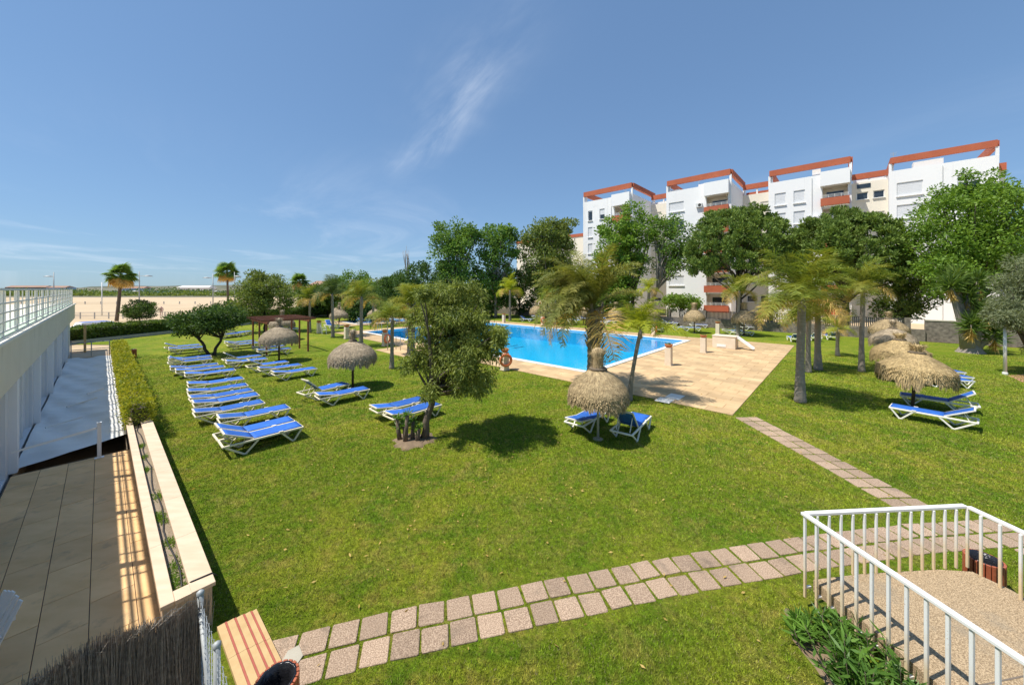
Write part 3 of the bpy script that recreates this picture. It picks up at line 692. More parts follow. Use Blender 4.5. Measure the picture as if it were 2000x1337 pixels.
# white slatted garden chair cut by the left edge
ch = empty('garden_chair', (*W(6.72, -1.0, ROT2), ZF), ROT2 - 1.2, 'white slatted garden chair cut off by the left edge of the terrace', 'chair'); ch.scale = (.9, .9, .74)
for i in range(5): MB().box(-.2 + i * .10, .0, .40, .085, .45, .02).build('seat_slat', 'white_metal', ch, bevel=.004)
for i in range(5):
    x = -.2 + i * .1; MB().bar((x, .22, .42), (x, .42, .98 + .03 * (2 - abs(i - 2))), .085, .018).build('back_slat', 'white_metal', ch, bevel=.004)
for x in (-.24, .24):
    MB().bar((x, -.2, 0), (x, -.2, .62), .04, .05).build('leg', 'white_metal', ch); MB().bar((x, .22, 0), (x, .22, .62), .04, .05).build('leg', 'white_metal', ch)
    MB().box(x, 0, .62, .07, .52, .022).build('armrest', 'white_metal', ch, bevel=.004)
MB().bar((-.24, .36, .78), (.24, .36, .78), .02, .05).build('back_rail', 'white_metal', ch)

# ------------------------------------------------------------------ sun loungers
def make_lounger(back, frame='lounger_white', sling='sling_blue'):
    """local x: 0 = foot end, 1.95 = head end; back = backrest angle"""
    root = empty('sun_lounger', (0, 0, 0)); H = .33; hw = .31
    for s in (-1, 1):
        y = s * hw
        MB().bar((0, y, H), (1.90, y, H), .045, .05).build('side_rail', frame, root, bevel=.008)
        for nm, x0, xf, x1 in (('leg', .05, .27, .56), ('leg', 1.12, 1.42, 1.84)):
            MB().bar((x0, y, H - .02), (xf - .03, y, .03), .04, .045).bar((xf - .05, y, .022), (xf + .05, y, .022), .042, .044).bar((xf + .03, y, .03), (x1, y, H - .02), .04, .045).build(nm, frame, root, bevel=.006)
        MB().box(.58, y * 1.02, H + .02, .10, .05, .03).build('bracket', frame, root)
    MB().bar((.02, -hw, H), (.02, hw, H), .05, .05).build('foot_bar', frame, root, bevel=.01)
    MB().bar((1.88, -hw, H), (1.88, hw, H), .05, .05).build('head_bar', frame, root, bevel=.01)
    k = MB(); n = 10
    for i in range(n + 1):
        x = .03 + i * 1.20 / n; sag = -.018 * math.sin(math.pi * i / n)
        for j in range(5): k.v.append((x, -hw + .03 + j * (2 * hw - .06) / 4, H + .035 + sag * (1 - abs(j - 2) / 2.2)))
    k.f = [(i * 5 + j, (i + 1) * 5 + j, (i + 1) * 5 + j + 1, i * 5 + j + 1) for i in range(n) for j in range(4)]; k.m = [0] * len(k.f)
    o = k.build('sling', sling, root, True); sol = o.modifiers.new('thick', 'SOLIDIFY'); sol.thickness = .012; sol.offset = 0
    c, s_ = math.cos(back), math.sin(back); hx, hz = 1.22, H + .03; bl = .70
    def bp(t, y, up=0): return (hx + t * bl * c - up * s_, y, hz + t * bl * s_ + up * c)
    q = MB()
    q.bar(bp(0, -hw + .04), bp(1, -hw + .04), .035, .035).bar(bp(0, hw - .04), bp(1, hw - .04), .035, .035).bar(bp(.985, -hw + .03), bp(.985, hw - .03), .04, .04)
    bo = q.build('backrest_frame', frame, root)
    k = MB()
    for i in range(7):
        tt = i / 6
        for j in range(5): k.v.append(bp(tt * .95, -hw + .055 + j * (2 * hw - .11) / 4, .014 - .02 * math.sin(math.pi * tt) * (1 - abs(j - 2) / 2.2)))
    k.f = [(i * 5 + j, (i + 1) * 5 + j, (i + 1) * 5 + j + 1, i * 5 + j + 1) for i in range(6) for j in range(4)]; k.m = [0] * len(k.f)
    o = k.build('backrest_sling', sling, root, True); sol = o.modifiers.new('thick', 'SOLIDIFY'); sol.thickness = .012; sol.offset = 0
    if back > .1: MB().bar(bp(.62, -.2), (1.72, -.2, H), .02, .02).bar(bp(.62, .2), (1.72, .2, H), .02, .02).build('back_strut', frame, root)
    return root
PROTO = {}
def lounger(px, py, ang, back, label, group, mat=('lounger_white', 'sling_blue'), z=.36, world=None):
    """px, py: middle of the near long side's foot end, seen at rail height"""
    k = (round(back, 2), mat)
    if k not in PROTO: PROTO[k] = make_lounger(back, *mat); o = PROTO[k]
    else: o = copy_tree(PROTO[k])
    p = world or gp(px, py, z); o.location = (p[0], p[1], 0); o.rotation_euler = (0, 0, ang + R(random.uniform(-2.6, 2.6)))
    return tag(o, label, 'sun lounger', group)
FACE = ROT + math.pi                                     # heads towards the terrace, feet towards the pool
# foot-end corner nearest the camera -> middle of the foot bar
def lng(px, py, ang, back, label, group, mat=('lounger_white', 'sling_blue')):
    p = Vector(gp(px, py, .36)); side = Vector((-math.sin(ang), math.cos(ang)))
    if side.y < 0: side = -side
    q = p + side * .33; return lounger(0, 0, ang, back, label, group, mat, world=(q.x, q.y))
CW = ('lounger_cream', 'sling_blue')
GA = 'loungers of the long row beside the planter'
rowA = [(593, 832, .42, CW), (577, 821, .42, CW), (569, 796, .16, CW), (518, 786, .16, CW), (508, 771, .16, CW), (496, 762, .16, CW), (486, 752, .16, CW), (478, 739, .16, CW),
        (462, 722, .16, CW), (441, 716, .16, CW), (428, 711, .16, CW), (416, 700, .5, CW), (414, 695, .16, CW), (403, 677, .16, CW), (392, 673, .4, CW)]
for i, (x, y, bk_, mt) in enumerate(rowA):
    lng(x, y, FACE + R((i % 3 - 1) * .8), bk_, f'blue sun lounger with cream frame, {ORD[i]} from the near end of the long row', GA, mt)
GB = 'loungers on the lawn round the second parasol'
for i, (x, y, bk_, m_) in enumerate([(620, 719, .16, CW), (591, 712, .16, CW), (565, 706, .5, CW), (524, 700, .16, CW), (513, 694, .55, CW)]):
    lng(x, y, FACE, bk_, f'blue sun lounger, {ORD[i]} from the near right of the five before the pergola', GB, m_)
for i, (x, y, bk_) in enumerate([(570, 680, .16), (558, 675, .16), (507, 669, .3), (500, 665, .16)]):
    lng(x, y, FACE, bk_, ['blue sun lounger under the pergola, the nearer of two on its right', 'blue sun lounger under the pergola, the farther of two on its right', 'blue sun lounger just left of the pergola, the nearer of two', 'blue sun lounger just left of the pergola, the farther of two'][i], 'loungers at the pergola', CW)
for i, (x, y, bk_) in enumerate([(494, 646, .35), (482, 648, .3), (472, 650, .3)]):
    lng(x, y, FACE + .3, bk_, f'small distant blue sun lounger near the hedge, {["rightmost", "middle", "leftmost"][i]} of three', 'loungers by the hedge', CW)
lng(723.5, 759, FACE - .03, .16, 'blue sun lounger with flat back in front of the parasol pole, left lawn', 'loungers at the left parasol', CW)
lng(684, 749, FACE + .12, .75, 'blue sun lounger with raised back behind the parasol pole, left lawn', 'loungers at the left parasol', CW)
lng(864, 789, FACE + .05, .16, 'blue sun lounger behind the leaning tree, the one nearer the camera', 'loungers behind the leaning tree', CW)
lng(836, 780, FACE + .02, .16, 'blue sun lounger behind the leaning tree, the one farther away', 'loungers behind the leaning tree', CW)
LW = ('lounger_white', 'sling_blue')
def lw(pt_rear, pt_front, side, back, label, group, mt=LW):
    """from the ground contacts of the rear and front leg on one side"""
    a, b_ = Vector(gp(*pt_rear)), Vector(gp(*pt_front)); d = (b_ - a).normalized(); nrm = Vector((-d.y, d.x)) * side
    foot = b_ + d * .27 + nrm * .31; return lounger(0, 0, math.atan2(-d.y, -d.x), back, label, group, mt, world=(foot.x, foot.y))
lw((1155, 847), (1186.5, 824.5), 1, .16, 'blue sun lounger left of the near parasol pole with its back lowered', 'loungers at the near parasol')
lw((1245, 863.5), (1267.5, 838), 1, .85, 'blue sun lounger right of the near parasol pole with its back raised', 'loungers at the near parasol')
lw((1858, 838), (1757.7, 818), -1, .5, 'blue sun lounger in full sun before the right-hand parasol pole', 'loungers at the right-hand parasol')
lw((1872, 807), (1778, 792), -1, .62, 'blue sun lounger behind the right-hand parasol pole, partly shaded', 'loungers at the right-hand parasol')
for i, (x, y) in enumerate([(1905, 744), (1904, 737), (1888, 727)]):
    lng(x, y, math.pi - .25, [.16, .16, .6][i], f'blue sun lounger showing right of the shaggy parasol, {["nearest", "middle", "farthest"][i]} of three', 'loungers beyond the right-hand parasols', LW)
# beyond the pool and by the paddling pool
GF = 'loungers in the shade beyond the pool'
farL = [(1040, 628, 1.0, .6), (1062, 622, 1.2, .2), (1100, 620, 1.1, .5), (1132, 630, .8, .6), (1152, 626, .9, .7), (1190, 634, .9, .4), (1206, 632, 1.0, .6), (1222, 628, 1.1, .5), (1290, 646, 2.6, .5),
        (1325, 636, 1.0, .5), (1347, 645, 1.3, .8), (1368, 646, 1.4, .1), (1382, 640, 1.2, .5), (1397, 638, 1.1, .5), (1452, 652, 1.5, .3), (1469, 655, 1.6, .9), (1486, 645, 1.2, .6), (1500, 645, 1.2, .6), (1545, 664, 2.7, .5), (1585, 662, 2.7, .4), (1612, 660, 2.7, .5)]
farL.sort()
for i, (x, y, an, bk_) in enumerate(farL):
    lounger(0, 0, an + math.pi / 2, [.16, .55, .85][min(2, int(bk_ * 3.2))], f'blue sun lounger across the pool, {ORD[i] if i < 20 else "rightmost"} from the left' if i < 20 else 'blue sun lounger across the pool, the rightmost before the palm trunks', GF, ('lounger_white', 'sling_blue'), world=gp(x, y))
for i, (x, y, an, bk_) in enumerate([(652, 641, .9, .75), (684, 640, 2.2, .85), (727, 635, 1.6, .85), (724, 628, 1.6, .5), (778, 632, 2.4, .6), (790, 632, 2.4, .6), (812, 631, 2.4, .6), (578, 648, .9, .2)]):
    lounger(0, 0, an + math.pi / 2, [.16, .55, .85][min(2, int(bk_ * 3.2))], 'distant blue sun lounger near the paddling pool, ' + ['left of the first palm trunk', 'dark one beside a pot pedestal', 'upright one before the water', 'one just behind the upright one', 'left of three in a row', 'middle of three in a row', 'right of three in a row', 'one seen through the pergola posts'][i], 'loungers by the paddling pool', ('lounger_white', 'sling_navy' if i == 1 else 'sling_blue'), world=gp(x, y))

# ------------------------------------------------------------------ thatched parasols
def thatch_parts(root, mat, neck, ch, Rr, n, ztop, zrim, knot, seed, fringe=.16, cone=False):
    r_ = np.random.default_rng(seed)
    prof = [(neck * .9, ztop), (neck + .06, ztop - .04), (.44 * Rr, ztop - .25 * (ztop - zrim)), (.74 * Rr, ztop - .53 * (ztop - zrim)), (.92 * Rr, ztop - .82 * (ztop - zrim)), (.97 * Rr, zrim), (.90 * Rr, zrim - .02), (.5 * Rr, zrim + .28), (.05, ztop - .12)]
    if cone: prof[2:6] = [(.42 * Rr, ztop - .30 * (ztop - zrim)), (.72 * Rr, ztop - .58 * (ztop - zrim)), (.92 * Rr, ztop - .84 * (ztop - zrim)), (1.0 * Rr, zrim)]
    cn = MB().lathe(prof, 36).build('canopy', mat, root, True)
    # straw laid over the dome, in three tiers
    S = np.array(prof[1:6]); seg = np.r_[0, np.cumsum(np.linalg.norm(np.diff(S, axis=0), axis=1))]
    def on(t): t = np.clip(t, 0, 1) * seg[-1]; return np.interp(t, seg, S[:, 0]), np.interp(t, seg, S[:, 1])
    th = r_.uniform(0, 2 * np.pi, n); t0 = r_.choice([0.0, .30, .55, .72], n, p=[.25, .25, .25, .25]) + r_.uniform(-.06, .1, n); ln = r_.uniform(.28, .5, n)
    pts = []
    for kk in range(4):
        tt = t0 + ln * kk / 3; r0, z0 = on(tt); over = np.maximum(tt - 1, 0) * seg[-1]
        lift = .012 + .028 * (kk / 3) * r_.uniform(.2, 1.3, n)
        tj = th + r_.normal(0, .005, n) * kk
        rr = r0 + lift - over * .12; zz = z0 + lift * .5 - over * .95
        pts.append(np.stack([rr * np.cos(tj), rr * np.sin(tj), zz], 1))
    # fringe
    nf = int(n * .55); thf = r_.uniform(0, 2 * np.pi, nf); fl = fringe * r_.uniform(.30, 1.9, nf) * np.interp(thf, np.linspace(0, 2 * np.pi, 70), r_.uniform(.75, 1.3, 70)); wob = (.05 + .05 * cone) * np.sin(thf * 3 + seed) + (.03 + .03 * cone) * np.sin(thf * 7)
    fp = []
    for kk in range(4):
        tt = kk / 3; rr = Rr * (.96 + .015 * r_.normal(size=nf)) + (.03 + .09 * cone) * np.sin(tt * 1.6) + r_.normal(0, .008, nf) * kk; tj = thf + r_.normal(0, .006, nf) * kk
        fp.append(np.stack([rr * np.cos(tj), rr * np.sin(tj), zrim + .08 - tt * (fl + .08 + wob)], 1))
    quads = []
    for P, wd in ((pts, r_.uniform(.010, .022, n)), (fp, r_.uniform(.008, .018, nf))):
        tang = unit(np.stack([-P[0][:, 1], P[0][:, 0], 0 * P[0][:, 0]], 1)) * wd[:, None]
        for kk in range(3):
            w0, w1 = (1, 1) if kk < 2 else (1, .35)
            quads.append(np.stack([P[kk] - tang * w0, P[kk] + tang * w0, P[kk + 1] + tang * w1, P[kk + 1] - tang * w1], 1))
    # merge the three pieces of a strand into one island is not needed: shade varies along it
    st = np_mesh('straw', np.concatenate(quads), 4, mat, cn); st['kind'] = 'stuff'
    # collar, neck and knot
    MB().lathe([(neck + .05, ztop - .06), (neck + .10, ztop - .05), (neck + .11, ztop), (neck + .05, ztop + .04), (neck, ztop + .03)], 24, jit=lambda i, j: .06 * math.sin(j * 2.7 + i)).build('collar', 'thatch_band', root, True)
    kp = [(neck, ztop), (neck * .92, ztop + ch * .4), (neck * knot, ztop + ch * .72), (neck * knot * .95, ztop + ch * .9), (neck * .5, ztop + ch), (.002, ztop + ch * 1.03)]
    kn = MB().lathe(kp, 18, jit=lambda i, j: .05 * math.sin(j * 3.3 + 2 * i)).build('knot', mat, root, True)
    m_ = 260; th = r_.uniform(0, 2 * np.pi, m_); zz = r_.uniform(ztop, ztop + ch * .95, m_); rr = np.interp(zz, [p[1] for p in kp], [p[0] for p in kp]) + .004
    p = np.stack([rr * np.cos(th), rr * np.sin(th), zz], 1); d = unit(np.stack([np.cos(th) * r_.uniform(.05, .9, m_), np.sin(th) * r_.uniform(.05, .9, m_), r_.uniform(-.2, 1.2, m_)], 1))
    sk = np_mesh('straw', leaf_quads(p, d, r_.uniform(.08, .2, m_), .016), 4, mat, kn); sk['kind'] = 'stuff'
def parasol(px, py, kind, label, group, mat='thatch', pole='pole_brown', scale=1.0, tilt=(0, 0), cache={}, n=2600):
    p = gp(px, py); key = (kind, mat, pole, n)
    if key in cache: root = copy_tree(cache[key])
    else:
        root = empty('parasol', (0, 0, 0)); cache[key] = root
        zt = {'stout': 2.17, 'slim': 2.12, 'wide': 2.12}[kind]
        MB().tube([(0, 0, -.05), (0, 0, zt)], .038 if pole == 'pole_grey' else .05, 10).build('pole', pole, root, True)
        MB().lathe([(.16, 0), (.16, .012), (.06, .03), (.05, .03)], 20).build('foot', 'concrete_pale', root)
        if kind == 'stout': thatch_parts(root, mat, .165, .62, .90, n, 2.17, 1.42, 1.18, 3, .20)
        elif kind == 'slim': thatch_parts(root, mat, .075, .48, 1.00, n, 2.12, 1.40, 1.6, 5, .19)
        else: thatch_parts(root, mat, .13, .30, .98, n, 2.12, 1.52, 1.35, 9, .30, True)
    root.location = (*p, 0); root.scale = (scale,) * 3; root.rotation_euler = (tilt[0], tilt[1], random.uniform(0, 6.28) if tilt == (0, 0) else 0)
    return tag(root, label, 'parasol', group)
GP = 'thatched parasols'
parasol(1168, 857, 'stout', 'thatched parasol with a thick straw knot in the middle of the near lawn', GP, 'thatch', 'pole_grey', scale=.96, n=7000)
parasol(689, 757, 'slim', 'greyish thatched parasol with thin knot on the left lawn before the pool', GP, 'thatch_grey', n=5200)
parasol(545, 706, 'slim', 'greyish thatched parasol standing in front of the pergola', GP, 'thatch_grey', scale=1.02, n=5200)
parasol(1782, 797, 'wide', 'shaggy golden parasol, the nearest of the overlapping cluster on the right lawn', GP, 'thatch_gold', scale=.98, tilt=(.01, .07), n=6500)
parasol(1757, 745, 'wide', 'golden parasol just behind the nearest one on the right lawn', GP, 'thatch_gold', scale=.95, n=6500)
parasol(1744, 713, 'slim', 'thatched parasol third from the front in the right-hand cluster', GP, 'thatch_grey', scale=1.02, n=2600)
parasol(1736, 684, 'slim', 'thatched parasol at the back of the right-hand cluster', GP, 'thatch', scale=1.08, n=2600)
for x, y, sc, lab in [(1048, 630, 1.05, 'leftmost thatched parasol beyond the pool, by the stone wall'), (1140, 634, 1.05, 'far thatched parasol half hidden by the thick palm trunk'), (1203, 638, 1.05, 'far thatched parasol right of the thick palm trunk'),
                      (1271, 643, 1.1, 'far thatched parasol behind the small yellow palm'), (1356, 650, 1.1, 'far thatched parasol below the leafy vine'), (1453, 656, 1.15, 'far thatched parasol beside the slide and thin palm trunk')]:
    parasol(x, y, 'stout', lab, GP, 'thatch', scale=sc, n=2600)
for x, y, sc, lab in [(662, 640, 1.0, 'distant thatched parasol behind the second palm, left of the paddling pool'), (663, 628, 1.0, 'most distant thatched parasol showing above the one by the paddling pool'), (733, 634, .95, 'distant thatched parasol between palms at the paddling pool'), (551, 664, 1.0, 'thatched parasol behind the pergola, only its top showing')]:
    parasol(x, y, 'slim', lab, GP, 'thatch_grey', scale=sc, n=2600)

# ------------------------------------------------------------------ pedestals, life rings, shower, slide, pergola
def pedestal(px, py, label, ring=None, h=1.02, pot='bowl'):
    p = gp(px, py, .03); r = empty('pedestal', (*p, .03), ROT, label, 'pedestal', 'pool-side pedestals')
    MB().box(0, 0, 0, .40, .40, .05).build('foot', 'pedestal', r); MB().box(0, 0, .05, .34, .34, h - .05).build('column', 'pedestal', r, bevel=.01)
    pt = empty('flower_pot', (*p, .03 + h), random.uniform(0, 1), 'terracotta bowl topping the ' + label.split(' with ')[0], 'pot', 'terracotta bowls on the pedestals')
    MB().lathe([(.10, 0), (.19, .06), (.22, .16), (.225, .20), (.20, .20), (.18, .14), (.001, .13)], 20).build('bowl', 'terracotta_pot', pt, True)
    q = 120; pp = np.stack([rng.uniform(-.13, .13, q), rng.uniform(-.13, .13, q), np.full(q, .14)], 1); d = unit(np.stack([rng.normal(0, .6, q), rng.normal(0, .6, q), rng.uniform(.4, 1, q)], 1))
    np_mesh('foliage', leaf_quads(pp, d, rng.uniform(.06, .2, q), .03), 4, 'leaf_olive' if ring is None else 'leaf_palm_dry', pt)
    if ring:
        lr = empty('life_ring', (p[0] + .245 * ring[0], p[1] + .245 * ring[1], .60), math.atan2(ring[1], ring[0]), 'orange life ring on the ' + label.split(' with ')[0], 'life ring', 'life rings')
        vs = []; n1, n2 = 28, 10
        for i in range(n1):
            for j in range(n2):
                a1, a2 = 2 * math.pi * i / n1, 2 * math.pi * j / n2; rr = .29 + .075 * math.cos(a2); vs.append((.055 * math.sin(a2), rr * math.cos(a1), rr * math.sin(a1)))
        MB().add(vs, [(i * n2 + j, i * n2 + (j + 1) % n2, ((i + 1) % n1) * n2 + (j + 1) % n2, ((i + 1) % n1) * n2 + j) for i in range(n1) for j in range(n2)]).build('ring', 'life_ring', lr, True)
        MB().box(-.03, 0, .27, .05, .08, .05).build('hook', 'galvanised', lr)
dn = Vector((.25, -1)).normalized()
pedestal(986, 722, 'stone pedestal on the near pool edge by the leaning tree with life ring', (dn.x, dn.y), .95)
pedestal(1306, 713, 'stone pedestal on the wide deck, nearest of two', None)
pedestal(1374, 688, 'stone pedestal on the wide deck nearer the slide', None)
pedestal(1060, 634, 'stone pedestal on the far pool edge with a life ring', (dn.x, dn.y))
pedestal(1277, 653, 'stone pedestal at the far right pool corner with a life ring', (.9, -.43))
pedestal(1402, 652, 'stone pedestal behind the slide', None)
pedestal(752, 675, 'stone pedestal near the shower with a life ring', (.9, -.43))
pedestal(677, 661, 'stone pedestal left of the large pool', None)
pedestal(623, 650, 'stone pedestal on the lawn right of the pergola', None)
pedestal(984, 630, 'small stone pedestal at the foot of the far thin palm', None)

p = gp(1418, 679, .03); sl = empty('slide_block', (*p, .03), ROT, 'low rendered block with a white slide chute at the far side of the deck', 'slide')
MB().box(.0, .05, 0, 1.0, 1.5, .88).build('block', 'pedestal', sl, bevel=.02); MB().box(0, .05, .88, 1.06, 1.56, .05).build('cap', 'pedestal', sl)
k = MB(); 
for a_, b2, wd in ((-.30, .30, .03),): 
    k.bar((0, -.70, .86), (0, -1.75, .08), .4, .03); k.bar((-.2, -.70, .91), (-.2, -1.75, .13), .03, .13); k.bar((.2, -.70, .91), (.2, -1.75, .13), .03, .13)
k.build('chute', 'slide_white', sl)
MB().box(-.51, .2, .12, .03, .6, .18).build('notice_plate', 'slide_white', sl)

p = gp(757, 683, .03); sh = empty('shower', (*p, .03), ROT, 'steel outdoor shower standing on the paved corner left of the pool', 'shower')
MB().tube([(0, 0, 0), (0, 0, 2.25), (.05, 0, 2.35), (.3, 0, 2.38)], .03, 8).build('pipe', 'galvanised', sh, True); MB().lathe([(.02, 2.38), (.09, 2.33), (.09, 2.32), (.001, 2.32)], 14, c=(.3, 0, 0)).build('shower_head', 'galvanised', sh)
MB().tube([(.5, -.9, 0), (.5, -.9, .95), (.5, -.3, .95), (.5, -.3, 0)], .025, 8).build('grab_rail', 'galvanised', sh, True)

# pergola
pc = Vector((-16.72, 25.85)); pg = empty('pergola', (*pc, 0), ROT, 'reddish-brown timber pergola with open slatted roof on the left lawn', 'pergola')
for x in (-1.25, 1.25):
    for y in (-1.85, 0, 1.85): MB().box(x, y, 0, .10, .10, 2.12).build('post', 'pergola_wood', pg, bevel=.008)
    MB().box(x, 0, 2.12, .09, 4.5, .16).build('beam', 'pergola_wood', pg, bevel=.008)
for i in range(12): MB().box(0, -2.15 + i * .39, 2.281, 3.3, .055, .13).build('rafter', 'pergola_wood', pg)
p = gp(633, 652)
pcx = empty('plastic_chair', (*p, 0), 2.2, 'white plastic garden chair on the lawn near the pool corner', 'chair')
MB().box(0, 0, .40, .46, .44, .03).build('seat', 'white_metal', pcx); MB().bar((0, .22, .42), (0, .32, .85), .44, .03).build('back', 'white_metal', pcx)
for x in (-.2, .2):
    for y in (-.19, .19): MB().box(x, y, 0, .04, .04, .42).build('leg', 'white_metal', pcx)
    MB().box(x * 1.1, 0, .62, .05, .42, .025).build('armrest', 'white_metal', pcx); MB().box(x * 1.1, -.18, .42, .04, .04, .2).build('arm_support', 'white_metal', pcx)

# ------------------------------------------------------------------ trees
def blob_clumps(n, rad, rmin, rmax, shell=.55, r_=None, flat_bottom=None):
    """clump centres spread through an ellipsoid, denser towards its skin"""
    out = []
    while len(out) < n:
        d = unit(r_.normal(size=3)); t = shell + (1 - shell) * r_.random() ** .5 if r_.random() < .8 else r_.random() * shell
        if flat_bottom is not None and d[2] < flat_bottom: continue
        out.append((*(d * t * np.array(rad)), r_.uniform(rmin, rmax)))
    return np.array(out)
def clump_leaves(cl, per, l, wd, r_, droop=.0, out=.5, flat=.8, sp=.5, up=0.):
    n = len(cl) * per; idx = np.repeat(np.arange(len(cl)), per)
    d = unit(r_.normal(size=(n, 3))); rr = cl[idx, 3] * r_.random(n) ** sp
    off = d * rr[:, None] * np.array([1, 1, flat]); p = cl[idx, :3] + off
    ax = unit(d * out + unit(r_.normal(size=(n, 3))) * (1 - out) + np.array([0, 0, up - droop]))
    return leaf_quads(p, ax, l * r_.uniform(.6, 1.3, n), wd * r_.uniform(.7, 1.3, n), .08)
def limb(mb, p, q, r0, r1, bend, r_, n=6, sides=6):
    p, q = np.array(p, float), np.array(q, float); pts = []; off = r_.normal(size=3) * bend
    for i in range(n):
        t = i / (n - 1); pts.append(p + (q - p) * t + off * math.sin(math.pi * t) + np.array([0, 0, bend * .8 * math.sin(math.pi * t)]))
    mb.tube(pts, [r0 + (r1 - r0) * i / (n - 1) for i in range(n)], sides)
def tree(name, label, cat, group, base, centers, leaf, bark, trunk_r, fork, seed, limbs=16, per=60, l=.3, wd=.16, droop=0, out=.5, stems=1, lean=(0, 0), flat=.8, sp=.5, up=0., z=0, spread=.25):
    """centers: list of (cx, cy, cz, rx, ry, rz, n, rmin, rmax) lobes relative to the base"""
    r_ = np.random.default_rng(seed); root = empty(name, (*base, z), 0, label, cat, group)
    cls = []
    for c in centers:
        b_ = blob_clumps(c[6], c[3:6], c[7], c[8], r_=r_); b_[:, :3] += np.array(c[:3]); cls.append(b_)
    cl = np.concatenate(cls)
    mb = MB()
    for s in range(stems):
        an = s * 2 * math.pi / stems + .7; bx, by = (.12 * math.cos(an), .12 * math.sin(an)) if stems > 1 else (0, 0)
        fx, fy = lean[0] + (spread * math.cos(an) if stems > 1 else 0), lean[1] + (spread * math.sin(an) if stems > 1 else 0)
        top = np.array([bx + fx, by + fy, fork]); n = 7; pts = [(bx + fx * (i / (n - 1)) ** 1.2 + .03 * math.sin(i * 2 + s), by + fy * (i / (n - 1)) ** 1.2 + .03 * math.cos(i * 1.7), fork * i / (n - 1) - (.05 if i == 0 else 0)) for i in range(n)]
        mb.tube(pts, [trunk_r * (1.35 if i == 0 else 1 - .35 * i / n) for i in range(n)], 9)
        pick = r_.choice(len(cl), min(limbs // stems + 1, len(cl)), replace=False)
        for i in pick: limb(mb, pts[-1] if r_.random() < .6 else pts[-2], cl[i, :3], trunk_r * .45, trunk_r * .10, .06 * fork * r_.uniform(.3, 1), r_)
    mb.build('trunk', bark, root, True)
    np_mesh('crown', clump_leaves(cl, per, l, wd, r_, droop, out, flat, sp, up), 4, leaf, root)
    return root
GT = 'trees between the pool and the apartment house'
def at_(px, d): return ((px - 1000) / FPX * d, d)
# leaning willow-leaved tree in the near lawn
tree('leaning_tree', 'dark olive willow-leaved tree leaning over the near lawn, bare earth round its foot', 'tree', None, at_(828, 10.55),
     [(1.0, .15, 3.4, .95, 1.25, 1.3, 74, .22, .40), (.35, .3, 3.1, .75, .9, 1.0, 30, .22, .40), (1.45, -.5, 2.35, .75, .85, .85, 44, .22, .42), (1.2, .9, 2.6, .7, .7, .8, 24, .22, .40), (.35, .15, 2.4, .6, .6, .6, 15, .18, .32), (.7, 0, 4.35, .7, .7, .35, 9, .16, .28), (1.95, .1, 3.0, .35, .5, .7, 10, .15, .26), (-.15, .2, 3.5, .45, .5, .5, 8, .15, .26), (1.15, .1, 1.60, .60, .6, .55, 20, .18, .30), (-.25, 0, 2.2, .45, .4, .6, 7, .14, .24)] + [(.95 + 1.30 * math.cos(q * 2.1), .9 * math.sin(q * 1.3), 3.0 + 1.55 * math.sin(q * 2.1), .22, .22, .32, 3, .12, .24) for q in range(15)],
     'leaf_willow', 'bark_brown', .11, 1.55, 11, limbs=70, per=135, l=.135, wd=.029, droop=.5, out=.45, lean=(.33, .05), sp=.75)
r_ = np.random.default_rng(5)
eb = MB().lathe([(.62, -.02), (.55, .025), (.30, .05), (.001, .07)], 28, jit=lambda i, j: .14 * math.sin(j * 1.9) + .1 * math.sin(j * .7)).build('bare_earth', 'earth', None, True); eb.location = (*at_(808, 10.45), 0); tag(eb, 'ring of bare brown earth under the leaning tree', 'soil')
sh_ = empty('yucca_shrub', (*at_(795, 10.4), 0), 0, 'cluster of short bare yucca stumps with green rosettes at the leaning tree', 'shrub')
for i, (dx, dy, h, ln_) in enumerate([(-.22, .05, .62, -.1), (-.02, -.10, .78, .05), (.14, .05, .55, .02), (.30, -.05, .38, .06), (-.10, .2, .45, -.05)]):
    MB().tube([(dx, dy, -.03), (dx + ln_ * .5, dy, h * .5), (dx + ln_, dy + .03, h)], [.075, .06, .05], 8).build('stem', 'bark_brown', sh_, True)
    q = 46; hh = rng.choice([h, h * .6], q, p=[.75, .25]); d = unit(np.stack([rng.normal(0, .8, q), rng.normal(0, .8, q), rng.uniform(0, 1.1, q)], 1))
    np_mesh('rosette', leaf_quads(np.stack([np.full(q, dx) + ln_ * hh / h, np.full(q, dy + .02), hh], 1), d, rng.uniform(.14, .26, q), .035, .05), 4, 'leaf_oleander', sh_)
# small spreading tree on the left, bush tree, hedge companions
tree('spreading_tree', 'low spreading tree with forked trunk near the hedge on the left lawn', 'tree', None, gp(412, 694),
     [(-.2, 0, 2.35, 2.2, 1.6, .75, 70, .35, .62), (.5, 0, 2.7, 1.5, 1.2, .5, 24, .3, .5), (-1.4, 0, 1.95, .9, .9, .5, 16, .3, .45)], 'leaf_dark', 'bark_dark', .10, 1.35, 21, limbs=30, per=110, l=.17, wd=.075, stems=2, spread=.55)
tree('bushy_tree', 'broad olive-green bushy tree behind the pergola', 'tree', None, at_(517, 37.0),
     [(0, 0, 3.4, 2.7, 2.4, 2.5, 120, .5, .85), (-.6, 0, 5.2, 1.2, 1.2, 1.0, 18, .4, .6)], 'leaf_olive', 'bark_dark', .14, 1.2, 22, limbs=24, per=90, l=.26, wd=.11)
tree('oleander_bush', 'round green bush standing behind the hedge before the sand', 'bush', None, at_(273, 50.0), [(0, 0, 1.55, 1.85, 1.5, 1.25, 70, .4, .6)], 'leaf_dark', 'bark_dark', .08, .4, 23, limbs=10, per=80, l=.26, wd=.09, up=.4)
